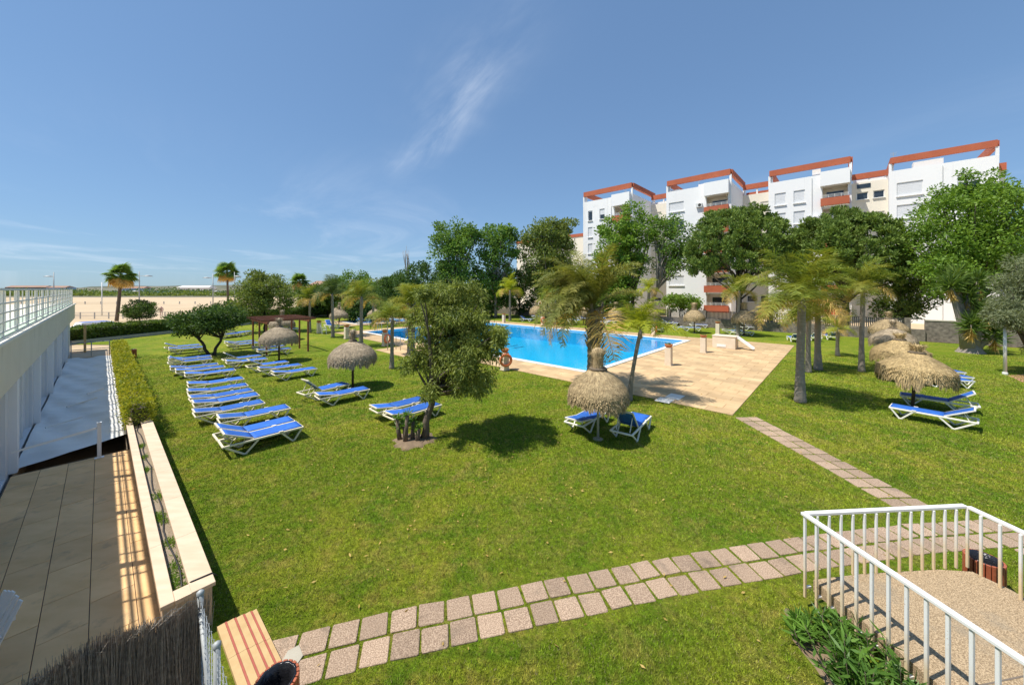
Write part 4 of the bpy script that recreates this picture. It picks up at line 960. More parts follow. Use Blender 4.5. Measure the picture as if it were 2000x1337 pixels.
tree('garden_bush', 'rounded dark bush between the fan palm and the bushy tree', 'bush', None, at_(447, 46.0), [(0, 0, 1.7, 1.9, 1.6, 1.4, 60, .4, .6)], 'leaf_dark', 'bark_dark', .08, .4, 24, limbs=10, per=80, l=.26, wd=.10)
mids = [(612, 56, 3.0, 2.4, 2.0, 'leaf_dark', 'dark shrub behind the first palms beside the pergola'), (690, 62, 4.4, 3.4, 3.2, 'leaf_plane', 'rounded tree behind the palms left of the bare branches'), (655, 66, 3.6, 2.6, 2.6, 'leaf_olive', 'small olive-toned tree behind the second palm'), (745, 64, 3.6, 3.0, 2.8, 'leaf_olive', 'greyish tree just left of the bare branches'),
        (815, 52, 4.8, 3.4, 3.6, 'leaf_dark', 'dense dark tree behind the leaning tree crown'), (770, 70, 3.8, 3.0, 3.0, 'leaf_plane', 'tree below the bare branches'), (700, 50, 1.6, 2.6, 1.4, 'leaf_dark', 'low dark bush behind the paddling pool'), (865, 58, 4.6, 2.6, 4.2, 'leaf_dark', 'dark tree standing left of the tall tree pair'),
        (640, 58, 2.6, 3.2, 2.2, 'leaf_olive', 'low olive bush between the first two palms'), (720, 58, 3.0, 3.0, 2.6, 'leaf_plane', 'green bush tree behind the palm at the left parasol'), (775, 56, 3.6, 3.0, 3.2, 'leaf_dark', 'dark bush tree left of the leaning crown'), (905, 57, 2.6, 3.4, 2.2, 'leaf_dark', 'dark undergrowth below the tall pair, behind the pool'), (960, 58, 3.0, 3.6, 2.6, 'leaf_plane', 'green undergrowth right below the tall pair'),
        (1015, 60, 4.4, 3.6, 3.6, 'leaf_dark', 'dark tree closing the gap right of the tall pair'), (1110, 56, 5.0, 3.8, 4.4, 'leaf_olive', 'olive tree behind the date palm crown'), (1150, 53, 3.4, 2.6, 2.6, 'leaf_dark', 'dark shrub tree behind the date palm trunk'), (1200, 50.5, 3.6, 2.8, 2.8, 'leaf_fresh', 'fresh green shrub tree left of the leaning pale trunk')]
for i, (px, d, cz, rx_, rz_, lf_, lab) in enumerate(mids):
    tree('broadleaf_tree', lab, 'tree', GT, at_(px, d), [(0, 0, cz, rx_, rx_ * .8, rz_, 90, .6, 1.05)], lf_, 'bark_dark', .15, max(.4, cz * .45), 30 + i, limbs=18, per=70, l=.34, wd=.18)
# bare twigs
bt = empty('bare_tree', (*at_(797, 60), 0), 0, 'bare grey branches rising above the trees left of the tall pair', 'tree'); k = MB(); r_ = np.random.default_rng(3)
k.tube([(0, 0, 0), (0, 0, 5.5)], [.2, .12], 8)
for i in range(16):
    an = r_.uniform(0, 6.28); sp_ = r_.uniform(.1, .9); h = r_.uniform(8.5, 11.8); limb(k, (0, 0, 5.4), (sp_ * math.cos(an) - .3, sp_ * math.sin(an), h), .07, .018, .15, r_, 6, 5)
k.build('branches', 'bark_grey', bt, True)
tree('plane_tree', 'tall bright plane tree, left one of the pair left of the building', 'tree', GT, at_(893, 55), [(-.6, 0, 11.0, 3.6, 3.2, 4.0, 80, .8, 1.35), (.4, 0, 6.6, 3.2, 2.8, 2.8, 44, .7, 1.2), (1.8, 0, 12.6, 1.8, 1.8, 2.0, 22, .6, .9)], 'leaf_plane', 'bark_grey', .26, 4.0, 41, limbs=34, per=85, l=.36, wd=.24)
tree('plane_tree', 'tall bright plane tree, right one of the pair left of the building', 'tree', GT, at_(968, 56), [(.3, 0, 10.8, 3.0, 2.8, 3.6, 62, .8, 1.3), (-.3, 0, 6.6, 2.8, 2.6, 3.0, 40, .7, 1.2), (1.8, 0, 13.2, 1.3, 1.3, 1.3, 14, .5, .8)], 'leaf_plane', 'bark_grey', .24, 4.0, 42, limbs=34, per=85, l=.36, wd=.24)
tree('plane_tree', 'pale olive broad tree just left of the white building', 'tree', GT, at_(1068, 57), [(0, 0, 10.5, 4.2, 3.6, 5.0, 190, .9, 1.4), (.5, 0, 5.4, 3.8, 3.2, 3.0, 80, .8, 1.3), (3.2, 0, 13.8, 1.8, 1.6, 1.8, 16, .6, .9)], 'leaf_olive', 'bark_grey', .26, 4.0, 43, limbs=34, per=80, l=.38, wd=.22)
tree('plane_tree', 'fresh green tree hiding the leftmost wing of the building', 'tree', GT, at_(1232, 49), [(-2.2, 0, 9.5, 2.5, 2.4, 4.6, 80, .7, 1.15), (.8, 0, 13.2, 2.4, 2.0, 3.2, 40, .6, 1.0), (-1.6, 0, 4.8, 2.6, 2.2, 2.6, 44, .7, 1.1), (.6, 0, 8.5, 1.8, 1.8, 2.8, 26, .6, 1.0)], 'leaf_fresh', 'bark_dark', .28, 4.2, 44, limbs=30, per=80, l=.36, wd=.22, lean=(.4, 0))
tree('plane_tree', 'thinner tree with leaning pale trunk before the second balcony wing', 'tree', GT, at_(1262, 48), [(3.4, 0, 11.8, 2.6, 2.4, 3.0, 60, .6, .95), (2.6, 0, 8.0, 2.4, 2.0, 2.2, 30, .55, .9), (4.4, 0, 9.2, 1.6, 1.6, 2.0, 20, .5, .8)], 'leaf_plane', 'bark_grey', .22, 5.2, 45, limbs=44, per=60, l=.32, wd=.18, lean=(1.8, 0))
# umbrella pines
def pine(px, d, cz, rx_, rz_, label, seed):
    r_ = np.random.default_rng(seed); root = empty('umbrella_pine', (*at_(px, d), 0), 0, label, 'pine tree', 'umbrella pines')
    cl = blob_clumps(520, (rx_, rx_ * .9, rz_), .30, .56, .82, r_, -.5); cl[:, 2] += cz
    cl[:, 2] += .35 * np.sin(cl[:, 0] * 1.7 + seed) + .3 * np.sin(cl[:, 1] * 1.9); k = MB()
    k.tube([(0, 0, -.1), (.1, 0, cz * .3), (-.05, 0, cz * .62)], [.36, .30, .24], 10)
    for i in r_.choice(520, 34, replace=False): limb(k, (0, 0, cz * r_.uniform(.35, .62)), cl[i, :3] * np.array([.85, .85, .9]), .12, .03, .5, r_)
    k.build('trunk', 'bark_dark', root, True)
    np_mesh('crown', clump_leaves(cl, 110, .28, .13, r_, 0, .55, .85, .45, .55), 4, 'leaf_pine', root)
pine(1442, 41, 8.6, 5.5, 4.9, 'dense rounded umbrella pine before the middle of the building', 51)
pine(1650, 37, 7.6, 5.0, 4.7, 'dense rounded umbrella pine right of the middle, behind the palm cluster', 52)
tree('broadleaf_tree', 'dark low branching tree between the right-hand pine and the yucca', 'tree', GT, at_(1765, 36), [(0, 0, 4.6, 2.9, 2.4, 2.6, 90, .5, .85), (-1.2, 0, 2.6, 2.2, 2.0, 1.2, 26, .5, .8)], 'leaf_pine', 'bark_dark', .18, 1.6, 53, limbs=26, per=80, l=.26, wd=.13)
tree('broadleaf_tree', 'large bright green tree at the right edge in front of the building', 'tree', GT, at_(1905, 31), [(0, 0, 9.2, 4.4, 3.6, 4.6, 150, .7, 1.2), (4.0, 1.2, 9.0, 3.4, 3.0, 4.4, 80, .7, 1.2), (-2.2, -.3, 6.0, 3.0, 2.4, 2.4, 44, .6, 1.0), (-.6, 0, 13.2, 2.0, 1.8, 1.5, 20, .5, .85)], 'leaf_fresh', 'bark_dark', .30, 3.2, 54, limbs=44, per=130, l=.28, wd=.13, droop=.1)
tree('tamarisk', 'feathery grey-green tamarisk at the right edge behind the white lamp post', 'tree', None, at_(2012, 18.7), [(-.1, 0, 3.9, 1.35, 1.2, 1.9, 90, .3, .55), (.2, 0, 5.2, 1.2, 1.0, .9, 20, .3, .5), (-1.45, -.35, 3.1, .85, .7, .65, 24, .25, .45), (.9, -.4, 1.0, 1.2, .9, .8, 24, .3, .5)], 'leaf_grey', 'bark_dark', .14, 1.2, 55, limbs=26, per=190, l=.17, wd=.035, droop=.2)
tree('climbing_vine', 'light green vine arching over the ground-floor window behind the parasols', 'vine', None, W(18.2, 57.0), [(0, 0, 2.3, 3.0, 2.2, 1.1, 50, .5, .8)], 'leaf_fresh', 'bark_dark', .10, 1.2, 56, limbs=14, per=70, l=.3, wd=.2)
# giant yucca
yc = empty('giant_yucca', (*gp(1895, 688), 0), 0, 'giant yucca with several spiky rosettes and a swollen pale trunk', 'yucca'); k = MB(); tips = []
for dx, dy, h in [(-1.35, 0, 4.9), (-.55, .3, 5.4), (.5, 0, 5.0), (.35, -.6, 3.1), (1.0, .2, 3.8), (.75, -.7, 1.5), (-.1, .1, 4.1), (-.7, -.6, 2.2)]:
    k.tube([(dx * .15, dy * .15, -.1), (dx * .4, dy * .4, h * .35), (dx * .8, dy * .8, h * .7), (dx, dy, h)], [.34, .2, .14, .11], 9); tips.append((dx, dy, h))
k.lathe([(.75, -.05), (.62, .12), (.42, .5), (.25, .9)], 16); k.build('trunk', 'bark_grey', yc, True)
for tp_ in tips:
    q = 190; d = rdirs(q); d[:, 2] = np.where(d[:, 2] < -.6, -d[:, 2], d[:, 2]) ; d = unit(d + np.array([0, 0, .15])); hz = rng.uniform(-.6, .1, q)
    np_mesh('rosette', leaf_quads(np.array([tp_]) + np.stack([0 * hz, 0 * hz, hz], 1), d, rng.uniform(.75, 1.15, q), .085, .03), 4, 'leaf_yucca', yc)
    q = 70; d = unit(np.stack([rng.normal(0, .5, q), rng.normal(0, .5, q), -np.ones(q)], 1)); np_mesh('dry_skirt', leaf_quads(np.array([tp_]) + np.stack([0 * d[:, 0], 0 * d[:, 0], rng.uniform(-1.0, -.4, q)], 1), d, .6, .06), 4, 'leaf_palm_dry', yc)

# ------------------------------------------------------------------ palms
def frond_mesh(name, mat, droop, seed, nl=56, leafl=.36, lw_=.0125, stiff=.25):
    """feather frond, 1 m long, growing along +x and arching down"""
    r_ = np.random.default_rng(seed); t = np.linspace(0, 1, 12)
    ang = .55 - droop * t[1:] ** 1.5 * 1.5; xs = np.cumsum(np.r_[0, np.cos(ang)]) / 11; zs = np.cumsum(np.r_[0, np.sin(ang)]) / 11
    k = MB(); k.tube([(x, 0, z) for x, z in zip(xs, zs)], [.014 * (1 - .85 * i / 11) for i in range(12)], 4)
    tl = np.repeat(np.linspace(.16, 1, nl), 2); side = np.tile([1, -1], nl); P = np.stack([np.interp(tl, t, xs), 0 * tl, np.interp(tl, t, zs)], 1)
    dx = np.interp(np.minimum(tl + .02, 1), t, xs) - np.interp(tl - .02, t, xs); dz = np.interp(np.minimum(tl + .02, 1), t, zs) - np.interp(tl - .02, t, zs); T = unit(np.stack([dx, 0 * dx, dz], 1))
    ln_ = leafl * np.sin(np.pi * (.12 + .80 * tl)) * r_.uniform(.8, 1.15, len(tl)); d1 = unit(T * r_.uniform(.4, .9, len(tl))[:, None] + np.stack([0 * tl, side, r_.normal(.1, .35, len(tl))], 1))
    d2 = unit(d1 + np.array([0, 0, -1.0 + stiff]) * r_.uniform(.5, 1.3, len(tl))[:, None]); up_ = unit(np.cross(d1, T)) * 0 + T * lw_
    m_ = P + d1 * ln_[:, None] * .5; e_ = m_ + d2 * ln_[:, None] * .55; o = len(k.v)
    for i in range(len(tl)):
        o = len(k.v); k.v += [tuple(P[i] - up_[i] * .3), tuple(P[i] + up_[i] * .3), tuple(m_[i] + up_[i] * .5), tuple(m_[i] - up_[i] * .5), tuple(e_[i])]
        k.f += [(o, o + 1, o + 2, o + 3), (o + 3, o + 2, o + 4)]; k.m += [0, 0]
    return k.mesh(name, mat)
FR = {}
def fronds(kind):
    if kind not in FR:
        mt = {'t': 'leaf_date', 'g': 'leaf_palm', 'y': 'leaf_palm_yellow', 'd': 'leaf_palm_dry', 'k': 'leaf_palm_dark'}[kind]
        FR[kind] = [frond_mesh('frond', mt, dr, i + ord(kind), *((84, .20, .009) if kind == 't' else ())) for i, dr in enumerate((.75, 1.05, 1.35))]
    return FR[kind]
def palm(name, px, py, h, fl, nf, label, tr=.11, lean=0, kind='g', wind=.6, bark='bark_grey', dry=3, boots=False, group='feather palms', seed=0, d=None, rise=(.15, 1.85)):
    r_ = np.random.default_rng(int(px * 7 + seed)); base = gp(px, py) if d is None else at_(px, d)
    root = empty(name, (*base, 0), 0, label, 'palm tree', group); k = MB(); n = max(14, int(h * 9)); prof = []
    pts, rad = [], []
    for i in range(n + 1):
        t = i / n; pts.append((lean * t ** 1.4, .02 * math.sin(t * 5), h * t - (.05 if i == 0 else 0))); rad.append(tr * (1.30 - .38 * min(1, t * 3) - .08 * t) * (1 + (.045 if i % 2 else -.03)))
    k.tube(pts, rad, 12).build('trunk', bark, root, True)
    top = pts[-1]
    if boots:
        for i in range(44):
            an = i * 2.4; z = h - 1.7 + 1.9 * i / 44; kk = MB().bar((tr * .8 * math.cos(an), tr * .8 * math.sin(an), z - .12), (tr * 1.28 * math.cos(an), tr * 1.28 * math.sin(an), z + .22), .11, .035, up=(math.cos(an), math.sin(an), 0)); kk.build('leaf_base', 'palm_boot', root)
    elif h > 1.6: MB().tube([(top[0], top[1], h - .28), (top[0], top[1], h + .15)], [tr * .9, tr * .45], 10).build('crownshaft', 'bark_grey', root, True)
    for i in range(nf + dry):
        isd = i >= nf; me = fronds('d' if isd else kind)[int(r_.integers(0, 3)) if not isd else 2]
        o = link('frond', me, root); az = 2.399 * i + r_.normal(0, .2); elev = r_.uniform(-.35, .05) if isd else rise[0] + (rise[1] - rise[0]) * ((i * .7549 + .1 * (i % 3)) % 1) - .55
        # prevailing wind bends the crown towards the left
        az2 = math.atan2(math.sin(az), math.cos(az) - wind * .7); o.location = (top[0], top[1], h + (.05 if not isd else -.1)); s = fl * r_.uniform(.8, 1.12)
        o.rotation_euler = (r_.normal(0, .15), -elev, az2); o.scale = (s, s, s)
    return root
palm('feather_palm', 1563, 785, 3.95, 2.3, 30, 'nearest tall feather palm with pale ringed trunk beside the stone deck', .155, .05, seed=1, wind=.55)
palm('feather_palm', 1683, 726, 4.35, 1.9, 22, 'slim tall feather palm standing between the deck palms and the shaggy parasols', .12, .05, seed=2, wind=.35)
palm('feather_palm', 1598, 722, 3.6, 1.9, 20, 'middle feather palm of the cluster behind the nearest one, orange dry fronds', .16, -.05, seed=3, wind=.3, dry=6)
palm('feather_palm', 1579, 727, 3.1, 1.7, 16, 'feather palm hidden right behind the nearest tall trunk', .12, 0, seed=4, wind=.3)
palm('feather_palm', 1636, 695, 1.75, 1.2, 14, 'short young palm with yellowish crown right of the palm cluster', .11, 0, 'y', seed=5, wind=.2)
palm('feather_palm', 1441, 656, 4.2, 2.3, 20, 'slim palm with smooth white trunk beside the slide', .15, .1, seed=6, wind=.5)
palm('feather_palm', 1230, 782, 2.75, 1.65, 17, 'small leaning palm with yellow-green fronds at the deck edge', .085, .42, 'y', seed=7, wind=.2, dry=0, bark='palm_boot', rise=(.4, 1.7))
palm('date_palm', 1161, 760, 3.5, 3.2, 58, 'big windblown date palm with thick fibrous trunk behind the near parasol', .33, -.05, 't', 1.25, 'palm_boot', 3, True, seed=8, rise=(.35, 1.55))
palm('feather_palm', 996, 626, 4.2, 2.5, 18, 'far slim palm at the stone wall behind the left pool edge', .17, 0, 'y', seed=9, wind=.3)
palm('feather_palm', 1073, 632, 3.2, 2.2, 16, 'far slim palm right of the orange life ring, left of a pair', .14, 0, seed=10)
palm('feather_palm', 1085, 634, 4.0, 2.4, 18, 'far slim palm right of the orange life ring, right of a pair', .16, 0, seed=11)
palm('feather_palm', 765, 720, 2.75, 1.5, 20, 'palm with dark slim trunk left of the leaning tree', .11, .05, 'g', .25, seed=12, rise=(.4, 1.5))
palm('feather_palm', 705, 676, 3.7, 2.0, 20, 'palm with grey trunk directly behind the left parasol', .14, .05, seed=13, wind=.4)
palm('feather_palm', 650, 658, 3.9, 2.0, 20, 'dark-trunked palm at the left corner of the pool deck', .13, -.05, 'k', seed=14, wind=.5)
palm('feather_palm', 605, 650, 3.3, 1.8, 18, 'thin palm just right of the pergola', .12, 0, seed=15, wind=.4)
palm('feather_palm', 803, 692, 3.2, 2.3, 20, 'thick-trunked palm half hidden by the leaning tree', .24, 0, 'g', .5, 'palm_boot', 4, True, seed=16)
palm('feather_palm', 729, 638, 3.2, 1.9, 16, 'distant palm beside the paddling pool parasol', .15, 0, 'k', seed=17)
palm('feather_palm', 1266, 634, 4.3, 1.9, 16, 'pale-trunked palm behind the far parasol under the thin tree', .2, .1, 'y', seed=18, wind=.2)
# fan palms beyond the hedge
def fan_mesh(seed, mat='leaf_palm_dark'):
    r_ = np.random.default_rng(seed); k = MB(); k.tube([(0, 0, 0), (.18, 0, .06), (.34, 0, .08)], [.012, .010, .008], 4)
    for i in range(26):
        an = -1.75 + 3.5 * i / 25; l_ = .62 * (1 - .18 * abs(an) / 1.75); d = Vector((math.cos(an), math.sin(an), .08 - .15 * abs(an) / 1.75)); s = Vector((-math.sin(an), math.cos(an), .35 * (1 if i % 2 else -1))) * .034
        c = Vector((.34, 0, .08)); e = c + d * l_ + Vector((0, 0, -.10 - .08 * r_.random())); m_ = c + d * l_ * .6
        k.add([c, m_ + s, e, m_ - s], [(0, 1, 2, 3)])
    return k.mesh('fan_leaf', mat)
FAN = [fan_mesh(1, 'leaf_plane'), fan_mesh(2, 'leaf_plane'), fan_mesh(3, 'leaf_palm_dry')]
for px, d, h, s, ln_, lab in [(236, 50, 6.3, 2.2, -.6, 'tall fan palm rising from the sand left of the lamp posts'), (444, 74, 7.9, 2.7, .2, 'tall fan palm above the sand beside two lamp posts'), (585, 62, 5.8, 2.0, 0, 'fan palm showing between the bushy tree and the feather palms')]:
    rt_ = empty('fan_palm', (*at_(px, d), 0), 0, lab, 'palm tree', 'fan palms beyond the hedge'); n = 24
    MB().tube([(-ln_ * (1 - i / n) ** 1.3 * -1, 0, h * i / n) for i in range(n + 1)], [.21 - .05 * i / n + (.010 if i % 2 else 0) for i in range(n + 1)], 10).build('trunk', 'bark_brown', rt_, True)
    for i in range(34):
        dd = i >= 25; o = link('fan_leaf', FAN[2 if dd else i % 2], rt_); o.location = (0, 0, h); el = random.uniform(-1.25, -.8) if dd else -.55 + 1.95 * ((i * .7549) % 1)
        o.rotation_euler = (random.uniform(-.5, .5), -el, 2.399 * i); ss = s * random.uniform(.8, 1.1); o.scale = (ss,) * 3

# ------------------------------------------------------------------ hedges and low plants
def hedge(name, label, cat, p, q, width, z0, z1, mat, n, l, wd, seed, wob=.08, group=None):
    r_ = np.random.default_rng(seed); p, q = np.array(p), np.array(q); Lg = np.linalg.norm(q - p); u = (q - p) / Lg; v = np.array([-u[1], u[0]])
    root = empty(name, (*p, 0), math.atan2(u[1], u[0]), label, cat, group)
    s = r_.uniform(0, Lg, n); f = r_.random(n); zz = np.where(f < .35, z1, r_.uniform(z0, z1, n)); yy = np.where(f < .35, r_.uniform(-.5, .5, n) * width, np.where(f < .68, -.5 * width, .5 * width))
    bulge = wob * (np.sin(s * 1.3) + .7 * np.sin(s * 3.1 + 1) + .5 * np.sin(s * 7.3)); zz = zz + np.where(f < .35, bulge + r_.normal(0, .05, n), 0) ; yy = yy * (1 + .6 * bulge) + r_.normal(0, .05, n)
    en = r_.random(n) < .9 * width / Lg; s = np.where(en, np.where(r_.random(n) < .5, .0, Lg), s); yy = np.where(en, r_.uniform(-.5, .5, n) * width, yy)
    P = np.stack([s, yy, zz], 1); dout = np.stack([0 * s, np.sign(yy) * np.where(f < .35, .2, 1), np.where(f < .35, 1, .4)], 1); d = unit(unit(dout) * .7 + r_.normal(0, .55, (n, 3)))
    np_mesh('foliage', leaf_quads(P - d * l * .4, d, l * r_.uniform(.6, 1.4, n), wd * r_.uniform(.7, 1.3, n), .06), 4, mat, root)
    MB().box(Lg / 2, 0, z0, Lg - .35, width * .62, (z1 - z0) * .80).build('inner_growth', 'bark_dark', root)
    return root
hedge('golden_hedge', 'clipped golden-green hedge growing in the planter beside the tarpaulin', 'hedge', W(14.9, .74, ROT2), W(34.4, .74, ROT2), .50, .42, 1.05, 'leaf_gold', 26000, .075, .035, 61, .05)
h0 = Vector(W(*BND[0])); h1 = Vector(W(*BND[2])); hv = (h1 - h0).normalized(); hn = Vector((-hv.y, hv.x))
hs_ = h0 + hn * .95 - hv * 3
seg_l = [0, 8, 15, 22, 30, 38]; labs = ['clipped green hedge at the far left corner by the terrace house', 'looser hedge stretch behind the kerb below the tall fan palm', 'dark hedge stretch behind the spreading tree', 'hedge stretch behind the pergola', 'far end of the hedge right of the pergola']
for i in range(5):
    a_, b_ = hs_ + hv * seg_l[i], hs_ + hv * (seg_l[i + 1] - .05)
    hedge('boundary_hedge', labs[i], 'hedge', a_, b_, 1.5, 0.02, [1.22, 1.15, 1.35, 1.4, 1.4][i], 'leaf_hedge' if i != 2 else 'leaf_dark', 13000, .20, .09, 70 + i, .08, 'hedge stretches along the garden end')
# oleander bed beside the landing
ol = empty('oleander_bed', (3.76, 3.85, 0), 0, 'leafy green oleander shoots growing along the landing wall', 'plants')
for i in range(90):
    x = rng.uniform(-.26, .26); y = rng.uniform(-1.35, .85); hgt = rng.uniform(.25, .62) * (1 if y < .3 else .6); q = 30
    st_ = MB(); lx, ly = rng.normal(0, .08, 2); st_.tube([(x, y, -.02), (x + lx, y + ly, hgt)], [.008, .004], 4).build('stem', 'bark_brown', ol)
    t_h = rng.uniform(.25, 1, q); d = unit(np.stack([rng.normal(0, .7, q), rng.normal(0, .7, q), rng.uniform(-.1, 1.0, q)], 1))
    np_mesh('leaves', leaf_quads(np.stack([x + lx * t_h, y + ly * t_h, hgt * t_h], 1), d, rng.uniform(.11, .20, q), .030, .04), 4, 'leaf_oleander', ol)
eb = MB().lathe([(1.0, -.02), (.9, .02), (.001, .03)], 28, jit=lambda i, j: .1 * math.sin(j * 1.9)).build('flower_bed', 'earth', None, True); eb.location = (3.80, 3.7, 0); eb.scale = (.34, 1.25, 1); tag(eb, 'dark soil bed under the oleander shoots by the landing', 'soil')
# weeds in the planter
r_ = np.random.default_rng(8)
PP, DD = [], []
for i, (a, s) in enumerate([(6.45, .10), (6.62, .08), (7.0, .07), (7.7, .06), (8.6, .08), (8.75, .06), (9.6, .07), (11.2, .05), (12.1, .06), (13.0, .06)]):
    q = 200; o2 = r_.normal(0, .02); PP.append(np.stack([np.clip(.205 + o2 + r_.normal(0, s * .6, q), .11, .27), a - 6.06 + r_.normal(0, s * 1.6, q), .445 * np.ones(q)], 1)); DD.append(unit(np.stack([r_.normal(0, .6, q), r_.normal(0, .6, q), r_.uniform(.2, 1, q)], 1)))
PP, DD = np.concatenate(PP), np.concatenate(DD)
o = np_mesh('weeds', leaf_quads(PP, DD, r_.uniform(.02, .05, len(PP)), .014), 4, 'leaf_fresh'); o.location = pl.location; o.rotation_euler.z = ROT2; o['kind'] = 'stuff'

# ------------------------------------------------------------------ apartment house
ap = empty('apartment_house', (*W(0, 56.7), 0), ROT, 'white seven-storey apartment house with red roof pergola beams and balconies', 'apartment house')
X0 = 56.7; FL = 2.95; SILL = [16.7 - FL * i for i in range(6)]; ZW = 20.2
SHM, GLM = {}, {}
def win(x, y0, y1, z0, z1, style, cream=False):
    key = (round(y1 - y0, 2), round(z1 - z0, 2), style, cream); wd, ht = y1 - y0, z1 - z0
    if key not in SHM:
        fr_ = MB()
        for yy in (-wd / 2 + .04, wd / 2 - .04): fr_.box(0, yy, 0, .07, .08, ht)
        fr_.box(0, 0, ht - .07, .07, wd - .16, .07); fr_.box(0, 0, 0, .07, wd - .16, .07)
        nn = max(1, round(wd / .85)) - 1
        for i in range(nn): fr_.box(.002, -wd / 2 + (i + 1) * wd / (nn + 1), .07, .06, .06, ht - .14)
        pn = MB(); cover = {'shut': 1.0, 'half': .55, 'open': .16}[style]
        pn.box(.03, 0, 0, .012, wd - .16, ht - .07)
        sh = MB(); nsl = int(ht * cover / .11)
        for i in range(nsl): sh.box(-.025 + .006 * (i % 2), 0, ht - .11 * (i + 1), .03, wd - .06, .104)
        SHM[key] = (fr_.mesh('window', 'white_metal'), pn.mesh('pane', 'dark_glass'), sh.mesh('shutter', 'shutter_cream' if cream else 'shutter'), MB().box(-.16, 0, -.075, .30, wd + .16, .07).mesh('sill', 'render_white'))
    f, p, s, si = SHM[key]; o = link('window', f, ap); o.location = (x + .14, (y0 + y1) / 2, z0)
    link('pane', p, o); link('shutter', s, o); link('sill', si, o)
def block(B, a0, a1, wins, bal, depth, idx, lower=0):
    """B: facade plane; wins: list of (y0, y1); bal: (y0, y1) balcony bay or None"""
    x = B - X0; k = MB(); ops = []
    for z in SILL:
        for (y0, y1, st, h) in wins: ops.append((y0, y1, z + (1.8 - h) * .5, z + (1.8 + h) * .5))
    for (y0, y1) in ([bal] if bal else []):
        for i in range(6): ops.append((y0 + .12, y1 - .12, 15.75 - FL * i + .12, 15.75 - FL * i + FL - .30))
    facade(k, x, a0, a1, -.1, ZW, ops, .22, 1)
    xd = x + depth
    k.add([(x, a0, -.1), (xd, a0, -.1), (xd, a0, ZW), (x, a0, ZW)], [(0, 1, 2, 3)]); k.add([(x, a1, -.1), (xd, a1, -.1), (xd, a1, ZW), (x, a1, ZW)], [(0, 3, 2, 1)])
    k.add([(x, a0, ZW - .9), (xd, a0, ZW - .9), (xd, a1, ZW - .9), (x, a1, ZW - .9)], [(0, 1, 2, 3)])
    k.add([(x + .22, a0 + .22, ZW), (xd, a0 + .22, ZW), (xd, a0 + .22, ZW - .9), (x + .22, a0 + .22, ZW - .9)], [(0, 1, 2, 3)])
    k.add([(x, a0, ZW), (x + .22, a0 + .22, ZW), (x + .22, a1 - .22, ZW), (x, a1, ZW)], [(0, 1, 2, 3)])
    k.add([(xd, a0, -.1), (xd, a1, -.1), (xd, a1, ZW), (xd, a0, ZW)], [(0, 1, 2, 3)])
    w_ = k.build('wall', 'render_white', ap)
    for zi, z in enumerate(SILL):
        for wi, (y0, y1, st, h) in enumerate(wins):
            rr = (zi * 7 + wi * 3 + idx) % 5; sty = st if zi < 1 else ('shut', 'half', 'shut', 'open', 'shut')[rr]
            win(x, y0, y1, z + (1.8 - h) * .5, z + (1.8 + h) * .5, sty)
    if bal:
        y0, y1 = bal; bw = y1 - y0; ym = (y0 + y1) / 2
        for i in range(6):
            zf = 15.75 - FL * i
            bo = MB().box(x - .62, ym, zf, .14, bw + .10, 1.02).box(x - .33, y0 - .0, zf, .46, .10, 1.02).box(x - .33, y1, zf, .46, .10, 1.02).build('balcony', 'terracotta_red', ap)
            MB().box(x - .33, ym, zf + .001 + .10, .44, bw - .12, .10).build('floor', 'render_ivory', bo)
            rl_ = MB()
            for zz in (1.12, 1.27, 1.42): rl_.box(x - .62, ym, zf + zz, .035, bw, .035)
            for q in range(5): rl_.box(x - .62, y0 + .1 + q * (bw - .2) / 4, zf + 1.02, .03, .03, .42)
            rl_.build('railing', 'white_metal', bo)
            MB().box(x + 1.6, ym, zf + .13, .06, bw - .24, FL - .44).build('back_wall', 'render_ivory', bo)
            MB().add([(x + .22, y0 + .12, zf + FL - .3), (x + 1.6, y0 + .12, zf + FL - .3), (x + 1.6, y1 - .12, zf + FL - .3), (x + .22, y1 - .12, zf + FL - .3)], [(0, 1, 2, 3)]).add([(x + .22, y0 + .12, zf + .12), (x + 1.6, y0 + .12, zf + .12), (x + 1.6, y0 + .12, zf + FL - .3), (x + .22, y0 + .12, zf + FL - .3)], [(0, 3, 2, 1)]).add([(x + .22, y1 - .12, zf + .12), (x + 1.6, y1 - .12, zf + .12), (x + 1.6, y1 - .12, zf + FL - .3), (x + .22, y1 - .12, zf + FL - .3)], [(0, 1, 2, 3)]).add([(x + .2, y0 + .12, zf + .121), (x + 1.6, y0 + .12, zf + .121), (x + 1.6, y1 - .12, zf + .121), (x + .2, y1 - .12, zf + .121)], [(0, 1, 2, 3)]).build('recess', 'render_ivory', bo)
            MB().box(x + 1.54, ym, zf + .14, .05, bw * .62, 2.05).build('glazed_door', 'dark_glass', bo)
        pb = MB().box(x - .36, ym, 18.45, .70, bw + .18, 1.95).build('parapet_box', 'render_white', ap)
    return x
def beam(pts, z0=21.2, z1=22.0, th=.42):
    """pergola beam round a roof terrace through local points"""
    for i in range(len(pts) - 1):
        p, q = Vector((*pts[i], (z0 + z1) / 2)), Vector((*pts[i + 1], (z0 + z1) / 2)); d = (q - p).normalized() * (th / 2 if i else -th / 2)
        MB().bar(p + (d if i else Vector((0, 0, 0))), q, th, z1 - z0 - (.004 * i)).build('roof_beam', 'terracotta_red', ap)
    for i, p in enumerate(pts):
        MB().box(p[0], p[1], ZW - .9, .26, .26, z0 - ZW + .9).build('roof_post', 'render_white', ap)
B1, B2, B3, B4 = 56.7, 60.0, 65.2, 69.7
block(B1, 25.6, 34.9, [(33.0, 33.9, 'open', 1.8), (30.6, 31.6, 'half', 1.8)], (25.9, 28.9), 11, 0)
